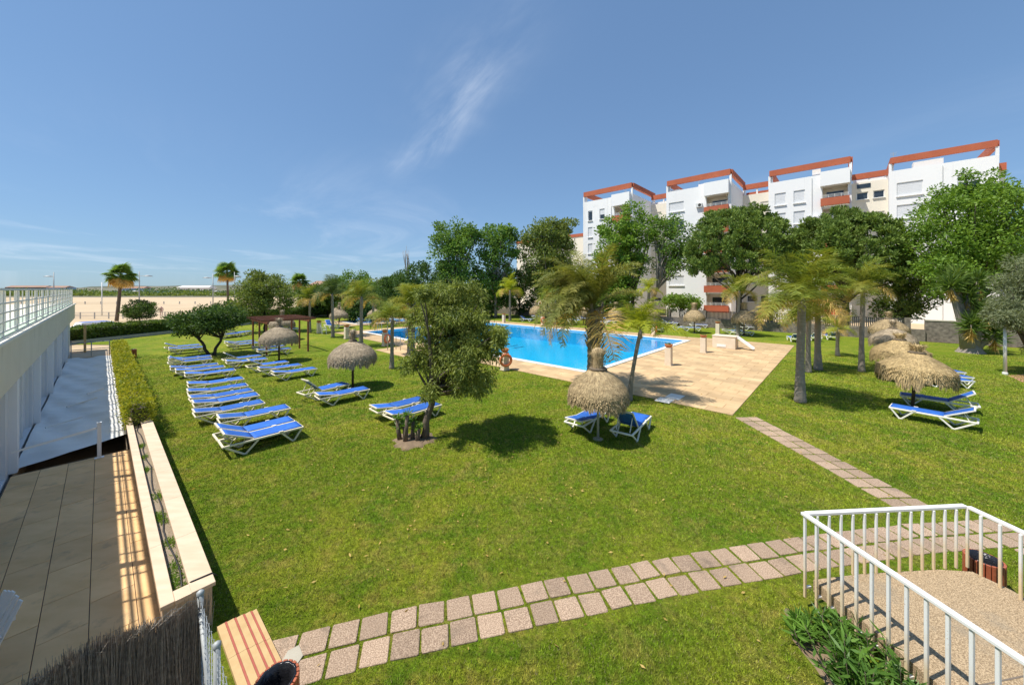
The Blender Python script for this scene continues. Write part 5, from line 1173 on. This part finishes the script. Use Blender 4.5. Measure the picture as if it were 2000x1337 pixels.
block(B2, 12.1, 21.3, [(18.6, 20.9, 'shut', 1.55)], (12.4, 15.5), 11, 1)
block(B3, -.7, 8.3, [(6.25, 7.55, 'shut', 1.8), (4.1, 5.35, 'shut', 1.8)], (-.45, 2.35), 11, 2)
block(B4, -13.3, -4.4, [(-7.4, -5.1, 'shut', 1.8), (-12.0, -10.2, 'half', 1.8)], None, 11, 3)
for (B, a0, a1) in ((B1, 25.6, 34.9), (B2, 12.1, 21.3), (B3, -.7, 8.3), (B4, -13.3, -4.4)):
    x = B - X0; beam([(x + .15, a1 - .1), (x + .15, a0 + .1), (x + 9.6, a0 + .1)]); beam([(x + .58, a1 - .31), (x + 9.6, a1 - .31)])
# recessed ivory links with lower beams
for i, (B, a0, a1) in enumerate([(64.6, 21.3, 25.6), (68.2, 8.3, 12.1), (71.2, -4.4, -.7)]):
    x = B - X0; k = MB(); ops = []; wl = [(a0 + .35, a0 + 1.45), (a1 - 1.75, a1 - .55)]
    for z in SILL: ops += [(y0, y1, z + .45, z + 1.5) for y0, y1 in wl]
    facade(k, x, a0 + .004, a1 - .004, -.1, 19.6, ops, .2, 1); k.add([(x, a0, 19.6), (x + 4, a0, 19.6), (x + 4, a1, 19.6), (x, a1, 19.6)], [(0, 1, 2, 3)]); k.build('link_wall', 'render_ivory', ap)
    for zi, z in enumerate(SILL):
        for y0, y1 in wl: win(x, y0, y1, z + .45, z + 1.5, ('shut', 'half', 'open', 'shut')[(zi + i) % 4], True)
    MB().box(x + .2, (a0 + a1) / 2, 20.5 if i < 2 else 20.1, .4, a1 - a0 - .01, .8).build('link_beam', 'terracotta_red', ap)
    for yy in (a0 + .25, (a0 + a1) / 2, a1 - .25): MB().box(x + .2, yy, 19.6, .2, .2, .9 if i < 2 else .5).build('roof_post', 'render_white', ap)
    MB().box(x + 1.6, (a0 + a1) / 2, 19.6, .1, a1 - a0 - .4, .7).build('link_parapet', 'terracotta_red' if i == 1 else 'render_white', ap)
MB().box(71.2 - X0 - .02, -2.0, 18.75, .06, 1.4, .6).build('vent', 'dark_glass', ap)
k = MB(); facade(k, 73.5 - X0, -14.5, -13.3, -.1, 19.0, [], .2, 1); k.add([(73.5 - X0, -14.5, -.1), (84 - X0, -14.5, -.1), (84 - X0, -14.5, 19), (73.5 - X0, -14.5, 19)], [(0, 1, 2, 3)]); k.build('end_wall', 'render_white', ap)
MB().box(73.3 - X0, -13.9, 19.0, .5, 1.2, .9).build('end_beam', 'terracotta_red', ap)
# roof clutter, air conditioners, pipes
for x, y, z, s in [(B1 - X0 + 3, 29.5, ZW - .9, (1.6, 1.2, 1.7)), (B2 - X0 + 4, 16.5, ZW - .9, (2.2, 1.6, 2.0)), (B3 - X0 + 1.5, 2.9, ZW - .9, (1.0, .9, 2.0)), (B4 - X0 + 2.2, -8.0, ZW - .9, (1.4, 2.6, 1.95)), (B2 - X0 + 1.2, 20.2, ZW - .9, (.8, 1.3, 1.3))]:
    MB().box(x, y, z, *s).build('roof_housing', 'render_white', ap)
def acu(x, y, z):
    o = MB().box(x - .2, y, z, .34, .85, .60).build('air_conditioner', 'ac_white', ap); MB().lathe([(.22, 0), (.22, .02), (.001, .02)], 16).build('fan_grille', 'fence_dark', o)
    g = o.children[-1]; g.location = (x - .372, y - .12, z + .30); g.rotation_euler = (0, R(-90), 0)
for z in (17.0, 14.1, 11.1): acu(B2 - X0, 16.35, z)
acu(B3 - X0, 3.1, 13.9)
for x, y, h in [(B2 - X0 + 5, 17.8, 2.6), (B4 - X0 + 3, -5.0, 3.2), (B4 - X0 + 5, -9.5, 2.8), (B1 - X0 + 3, 28.2, 1.6)]:
    k = MB().tube([(x, y, ZW - .9), (x, y, ZW + h)], .025, 6)
    for j in range(4): k.bar((x, y - .35 + .03 * j, ZW + h - .12 * j), (x, y + .35 - .03 * j, ZW + h - .12 * j), .02, .02)
    k.build('antenna', 'galvanised', ap)
for B, y in ((B4, -9.0), (B1, 29.35), (B3, 3.35)): MB().tube([(B - X0 - .06, y, 0), (B - X0 - .06, y, ZW - .3)], .05, 8).build('downpipe', 'ac_white', ap)
# second, lower house showing left of the first wing
lh = empty('lower_house', (*W(47, 62), 0), ROT, 'lower cream house with red roof edge between the trees left of the tall one', 'house')
k = MB(); facade(k, 0, -9, 9, -.1, 15.0, [(y, y + 1.5, z, z + 1.4) for y in (-7, -3, 1, 5) for z in (2, 5, 8, 11)], .2, 1); k.add([(0, -9, -.1), (10, -9, -.1), (10, -9, 15), (0, -9, 15)], [(0, 1, 2, 3)]); k.build('wall', 'render_ivory', lh)
MB().box(.2, 0, 15.0, .6, 18.2, .6).build('roof_edge', 'terracotta_red', lh)
for y in (-7, -3, 1, 5):
    for z in (2, 5, 8, 11): o = MB().box(.16, y + .75, z, .05, 1.5, 1.4).build('window', 'shutter_cream', lh)

# garden wall and dark railings at the foot of the houses
fw = empty('garden_wall', (*W(0, 46.0), 0), ROT, 'dark stone garden wall topped with railings at the foot of the apartment house', 'wall')
MB().box(0, 33, 0, .35, 76, 1.0).build('stone_base', 'stone_wall', fw)
pst = MB().box(0, 0, 1.0, .30, .36, .95).mesh('pillar', 'stone_wall')
for i in range(20): o = link('pillar', pst, fw); o.location = (0, -4 + i * 4, 0)
k = MB()
for i in range(19):
    for j in range(1, 30): k.box(0, -4 + i * 4 + j * 4 / 30, 1.0, .02, .075, .85)
o = k.build('railing_bars', 'fence_dark', fw); o['kind'] = 'stuff'
MB().box(0, 33, 1.85, .04, 76, .05).build('top_rail', 'fence_dark', fw)
fw2 = empty('rubble_wall', (*W(-12, 46.2), 0), ROT, 'rubble stone wall behind the right-hand parasols', 'wall'); MB().box(0, 0, 0, .4, 14, 1.75).build('stone_base', 'stone_wall', fw2); MB().box(0, 0, 1.75, .48, 14, .08).build('coping', 'concrete_pale', fw2)
ga = empty('gate_arch', (*W(4.6, 46.5), 0), ROT, 'cream arched gateway in the garden wall behind the palm cluster', 'gateway')
for y in (-1.15, 1.15): MB().box(0, y, 0, .5, .5, 2.1).build('pier', 'render_ivory', ga)
MB().add([(xx, 1.4 * math.cos(t) * rr, 2.1 + .75 * math.sin(t) * rr) for xx in (-.25, .25) for t in [math.pi * i / 10 for i in range(11)] for rr in (1, .66)],
         [f for i in range(10) for f in ((2 * i, 2 * i + 2, 2 * i + 3, 2 * i + 1), (22 + 2 * i + 1, 22 + 2 * i + 3, 22 + 2 * i + 2, 22 + 2 * i), (2 * i, 22 + 2 * i, 24 + 2 * i, 2 * i + 2), (2 * i + 1, 2 * i + 3, 25 + 2 * i, 23 + 2 * i))]).build('arch', 'terracotta_pot', ga)
# white lamp post and red path at the right edge
lp = empty('lamp_post', (*gp(1963, 731), 0), 0, 'white garden lamp post at the right edge reaching into the tamarisk', 'lamp post')
MB().tube([(0, 0, 0), (0, 0, 2.7)], [.07, .055], 12).build('column', 'white_metal', lp, True); MB().lathe([(.10, 0), (.10, .10), (.07, .12)], 12).build('base', 'white_metal', lp); MB().lathe([(.055, 2.7), (.08, 2.72), (.08, 2.9), (.001, 2.95)], 12).build('lamp_head', 'slide_white', lp, True)
pth = [gp(1968, 733), gp(2060, 775), gp(2160, 775), gp(2060, 725)]
sheet('red_path', pth, .006, 'terracotta_red'); M['brick_path'] = pm('brick_path', (.42, .20, .12), (.50, .27, .17), 3, .9, .2); bpy.data.objects['red_path'].data.materials[0] = M['brick_path']

# ------------------------------------------------------------------ beyond the garden: promenade, sand, scrub, hills, sea
def street_lamp(px, d, h, arm, label):
    r = empty('street_lamp', (*at_(px, d), 0), 0, label, 'street lamp', 'promenade lamps'); MB().tube([(0, 0, 0), (0, 0, h)], [.10, .055], 8).build('pole', 'galvanised', r, True)
    MB().tube([(0, 0, h * .90), (arm, 0, h * .90)], .035, 6).build('arm', 'galvanised', r)
    MB().lathe([(.06, .16), (.30, .10), (.62, -.04), (.60, -.07), (.3, -.06), (.001, -.07)], 16, c=(arm, 0, h * .90)).build('lamp_shade', 'galvanised', r, True)
    MB().tube([(0, 0, h * .56), (-arm * .5, 0, h * .56)], .03, 6).lathe([(.05, .1), (.35, .03), (.34, 0), (.001, 0)], 14, c=(-arm * .5, 0, h * .56)).build('low_lamp', 'slide_white', r, True)
street_lamp(105, 62, 7.4, -.9, 'promenade lamp behind the terrace house railing'); street_lamp(272, 58, 7.3, 1.4, 'promenade lamp rising behind the round green bush')
street_lamp(416, 64, 7.2, -1.1, 'promenade lamp left of the second fan palm'); street_lamp(458, 64, 7.5, .6, 'promenade lamp right of the second fan palm')
fp_ = MB().tube([(0, 0, 0), (0, 0, 5.6)], [.10, .05], 8).build('flag_pole', 'white_metal', None, True); fp_.location = (*at_(199, 60), 0); tag(fp_, 'plain white pole on the sand left of the tall fan palm', 'pole')
# parked van roof behind the hedge
vn = empty('parked_car', (*at_(197, 37), -.03), R(70), 'white car with blue roof panel parked behind the hedge', 'car'); vn.scale = (.9, .9, .62)
MB().prism([(-2.1, -.85), (2.1, -.85), (2.1, .85), (-2.1, .85)], .35, 1.25).build('body', 'car_white', vn, bevel=.06)
MB().add([(-1.9, -.78, 1.24), (1.2, -.78, 1.24), (1.2, .78, 1.24), (-1.9, .78, 1.24), (-1.75, -.68, 1.85), (.7, -.68, 1.85), (.7, .68, 1.85), (-1.75, .68, 1.85)], [(4, 5, 6, 7), (0, 1, 5, 4), (1, 2, 6, 5), (2, 3, 7, 6), (3, 0, 4, 7)]).build('cabin', 'car_white', vn, bevel=.05)
MB().box(-.5, 0, 1.852, 2.0, 1.2, .03).build('roof_panel', 'sling_blue', vn)
for x in (-1.4, 1.4):
    for y in (-.8, .8): o = MB().lathe([(.001, -.1), (.32, -.1), (.34, 0), (.32, .1), (.001, .1)], 18).build('wheel', 'hose', vn); o.location = (x, y, .34); o.rotation_euler.x = R(90)
# walker on the promenade
wk = bpy.data.meshes.new('person'); J = [(0, 0, .95), (0, 0, 1.2), (0, 0, 1.42), (0, 0, 1.52), (0, .02, 1.66), (-.10, 0, .88), (-.12, .08, .48), (-.12, .14, .06), (-.12, .02, .03), (.10, 0, .88), (.12, -.06, .48), (.12, -.20, .08), (.12, -.30, .04), (-.2, 0, 1.40), (-.25, .06, 1.12), (-.24, -.06, .88), (.2, 0, 1.40), (.25, -.05, 1.12), (.24, -.14, .9)]
E = [(0, 1), (1, 2), (2, 3), (3, 4), (0, 5), (5, 6), (6, 7), (7, 8), (0, 9), (9, 10), (10, 11), (11, 12), (2, 13), (13, 14), (14, 15), (2, 16), (16, 17), (17, 18)]
wk.from_pydata(J, E, []); wk.materials.append(M['cloth_pink']); wo_ = link('person', wk); wo_.location = (*at_(315, 58), 0); wo_.rotation_euler.z = .6
wo_.modifiers.new('skin', 'SKIN'); rad = [.15, .14, .15, .06, .105, .10, .07, .045, .04, .10, .07, .045, .04, .06, .045, .035, .06, .045, .035]
for i, v in enumerate(wk.skin_vertices[0].data): v.radius = (rad[i], rad[i] * .85); v.use_root = i == 0
wo_.modifiers.new('sub', 'SUBSURF').levels = 1; wo_.modifiers['sub'].render_levels = 2
tag(wo_, 'distant person in pinkish clothes walking along the sand behind the hedge', 'person')
# low post-and-rail fence along the promenade and a row of posts on the sand
bf = empty('promenade_fence', (*at_(240, 54), 0), .06, 'low pale post-and-rail fence between the hedge and the sand', 'fence')
for i in range(26): MB().box(-26 + i * 2.0, 0, 0, .10, .10, 1.0).build('post', 'pole_grey', bf)
for z in (.45, .9): MB().box(-1, 0, z, 50.5, .05, .07).build('rail', 'pole_grey', bf)
pr = empty('sand_post_row', (*at_(260, 108), 0), .03, 'thin row of short posts crossing the open sand', 'fence')
for i in range(30): MB().box(-60 + i * 4.6, 0, 0, .2, .2, .8).build('post', 'pole_grey', pr)
# distant ridge lines
def ridge(name, d, x0, x1, hfun, mat, depth, kind, n=160, label=None, cat=None):
    vs, fs = [], []
    for i in range(n + 1):
        x = x0 + (x1 - x0) * i / n; h = hfun(x); vs += [(x, d, -.5), (x, d + depth * .25, h * .8), (x, d + depth * .6, h), (x, d + depth, -.5)]
    for i in range(n):
        for j in range(3): fs.append((4 * i + j, 4 * i + 4 + j, 4 * i + 5 + j, 4 * i + 1 + j))
    o = MB().add(vs, fs).build(name, mat, None, True); o['kind'] = kind
    return o
nz = lambda x, s, k=0: math.sin(x / s + k) + .6 * math.sin(x / s * 2.3 + k * 2) + .35 * math.sin(x / s * 5.1 + k)
ridge('far_hill', 900, -1500, 1400, lambda x: 16 + 2.2 * nz(x, 130) + .004 * max(0, x + 1400) - (9 if x < -1080 else 0), 'hill', 500, 'structure')
ridge('far_wood', 1500, -2600, 2400, lambda x: 22 + 2.5 * nz(x, 210, 2) + (-14 if x < -1900 else 0), 'hill_dark', 400, 'structure')
def far_scrub(name, d, x0, x1, n, hh, seed, mat='leaf_olive', dd=30):
    r_ = np.random.default_rng(seed); x = r_.uniform(x0, x1, n); y = d + r_.uniform(0, dd, n); h = np.clip(hh * (.75 + .35 * np.sin(x / 17 + seed) + .3 * np.sin(x / 6.1)), .3, 9)
    P = np.stack([x, y, h * r_.random(n) ** .7], 1); d_ = unit(r_.normal(size=(n, 3))); o = np_mesh(name, leaf_quads(P, d_, r_.uniform(.9, 1.9, n), 1.0), 4, mat); o['kind'] = 'stuff'; return o
far_scrub('dune_scrub', 235, -420, 330, 26000, 2.3, 1); far_scrub('roadside_trees', 320, -560, 420, 22000, 4.4, 2, 'leaf_dark', 40)
sheet('salt_marsh', [(-640, 200), (430, 200), (500, 312), (-760, 312)], -.02, 'hill')
sheet('sea', [(-2590, 330), (-470, 330), (-700, 1200), (-1500, 3800), (-2590, 3800)], -.01, 'sea')
for i, (px, d, wd, h, lab) in enumerate([(385, 520, 46, 7, 'long pale hall in the distance left of the second fan palm'), (268, 540, 34, 6, 'low white distant building right of the first fan palm'), (60, 620, 70, 8, 'dark row of distant houses above the terrace railing'), (120, 560, 30, 7, 'pale distant houses beside the first promenade lamp'), (640, 130, 12, 4.5, 'low beach kiosk between the palms')]):
    b_ = empty('distant_building', (*at_(px, d), 0), 0, lab, 'building', 'distant buildings'); MB().box(0, 0, 0, wd, 14 if i < 4 else 5, h).build('wall', 'far_white' if i not in (2,) else 'far_roof', b_)
    MB().add([(-wd / 2, -7.4, h), (wd / 2, -7.4, h), (wd / 2, 7.4, h), (-wd / 2, 7.4, h), (-wd / 2 + 2, 0, h + 3), (wd / 2 - 2, 0, h + 3)], [(0, 1, 5, 4), (2, 3, 4, 5), (1, 2, 5), (3, 0, 4)]).build('roof', 'far_white' if i == 0 else 'far_roof', b_)
    for j in range(5): MB().box(-wd / 2 + (j + .7) * wd / 5.4, -7.03 if i < 4 else -2.53, h * .35, wd / 14, .1, h * .3).build('window', 'dark_glass', b_)
# kiosk awning, dish and playground beyond the trees
aw = empty('kiosk', (*at_(634, 72), 0), 0, 'yellow-orange kiosk wall behind the second palm', 'kiosk'); MB().box(0, 0, 0, 5.2, 2.5, 3.4).build('wall', 'awning_yellow', aw); MB().box(0, -.1, 3.4, 5.5, 2.8, .15).build('roof', 'far_white', aw)
aw = empty('kiosk', (*at_(695, 74), 0), 0, 'orange kiosk awning right of the round tree', 'kiosk'); MB().box(0, 0, 0, 3.0, 2.5, 2.2).build('wall', 'far_white', aw); MB().bar((0, -2.2, 2.1), (0, .2, 3.0), 3.2, .1, up=(0, 0, 1)).build('awning', 'awning_yellow', aw)
pf = empty('play_frame', (*at_(752, 60), 0), .3, 'playground tower with green and yellow roof seen between the palms', 'playground')
for x in (-.8, .8):
    for y in (-.8, .8): MB().box(x, y, 0, .12, .12, 2.9).build('post', 'pergola_wood', pf)
MB().add([(-1.1, -1.1, 2.6), (1.1, -1.1, 2.6), (1.1, 1.1, 2.6), (-1.1, 1.1, 2.6), (0, 0, 3.5)], [(0, 1, 4), (1, 2, 4), (2, 3, 4), (3, 0, 4), (3, 2, 1, 0)]).build('roof', 'play_green', pf); MB().box(0, 0, 1.2, 1.6, 1.6, .1).build('deck', 'play_yellow', pf)
MB().box(.2, .3, 3.2, 1.5, 1.5, .6).build('upper_panel', 'play_yellow', pf)

# ------------------------------------------------------------------ grass blades on the near lawn
n = 900000; dmin, dmax = 3.3, 24.0
u = rng.random(n); D_ = dmin * (dmax / dmin) ** u            # density falls with the square of the distance
X_ = rng.uniform(-1.52, 1.52, n) * D_; keep = np.ones(n, bool)
A = -X_ * math.sin(ROT) + D_ * math.cos(ROT); B = X_ * math.cos(ROT) + D_ * math.sin(ROT); B2_ = X_ * math.cos(ROT2) + D_ * math.sin(ROT2); A2_ = -X_ * math.sin(ROT2) + D_ * math.cos(ROT2)
keep &= ~((B2_ < 1.0) & (A2_ > 5.9)) & ~((B2_ < 1.42) & (A2_ <= 6.0)) & (B2_ > 0)
for a0, a1, b0, b1 in DECK + [POOL]: keep &= ~((A > a0 - .02) & (A < a1 + .02) & (B > b0 - .02) & (B < b1 + .02))
keep &= ~((X_ > 4.05 + .12 * (4.99 - D_)) & (X_ < 6.7) & (D_ < 5.1))
keep &= ~(((X_ - 3.80) / .36) ** 2 + ((D_ - 3.7) / 1.25) ** 2 < 1) & ~(((X_ + 2.87) / .52) ** 2 + ((D_ - 10.45) / .5) ** 2 < 1)
edge = np.ones(n)
for sx, sy, an, hf in SLABS:
    near = (np.abs(X_ - sx) < .35) & (np.abs(D_ - sy) < .35); dx, dy = X_[near] - sx, D_[near] - sy; c, s = math.cos(an), math.sin(an)
    ins = (np.abs(dx * c + dy * s) < hf - .004) & (np.abs(-dx * s + dy * c) < hf - .004); idx = np.nonzero(near)[0]; keep[idx[ins]] = False; edge[idx] = .55
X_, D_, edge = X_[keep], D_[keep], edge[keep]; n = len(X_); sc_ = np.clip(D_ / 7.0, .8, 2.2)
h = rng.uniform(.018, .042, n) * edge * np.clip(sc_, .85, 1.4); wd_ = rng.uniform(.0035, .0065, n) * sc_; an = rng.uniform(0, 6.283, n); le = rng.uniform(.2, 1.1, n) * h; la = rng.uniform(0, 6.283, n)
base = np.stack([X_, D_, np.zeros(n)], 1); sd = np.stack([np.cos(an), np.sin(an), 0 * an], 1) * wd_[:, None]; tip = base + np.stack([np.cos(la) * le, np.sin(la) * le, h], 1)
g = np_mesh('grass', np.stack([base - sd, base + sd, tip], 1), 3, 'blade'); g['kind'] = 'stuff'

# fallen leaves on the lawn and the deck
n = 900; ctr = np.array([at_(845, 10.6), at_(1563, 14.0), at_(1240, 14.4), at_(1160, 15.8), at_(412, 24.0), (0.5, 6.5), (6.0, 9.0), (-3.0, 7.0), (1.0, 9.0)]); ci = rng.integers(0, len(ctr), n)
P = ctr[ci] + rng.normal(0, 1.8, (n, 2)); A = -P[:, 0] * math.sin(ROT) + P[:, 1] * math.cos(ROT); B = P[:, 0] * math.cos(ROT) + P[:, 1] * math.sin(ROT)
ok = ~((A > POOL[0] - .4) & (B > POOL[2] - .4)) & (P[:, 1] > 3.4) & ((P[:, 0] * math.cos(ROT2) + P[:, 1] * math.sin(ROT2)) > 1.2) & ~((P[:, 0] > 3.4) & (P[:, 1] < 5.6)); P = P[ok]; n = len(P)
d = unit(np.stack([rng.normal(size=n), rng.normal(size=n), rng.normal(0, .2, n)], 1))
lf_ = np_mesh('leaf_litter', leaf_quads(np.stack([P[:, 0], P[:, 1], np.full(n, .036)], 1), d, rng.uniform(.04, .09, n), rng.uniform(.02, .035, n), .03), 4, 'leaf_palm_dry'); lf_['kind'] = 'stuff'
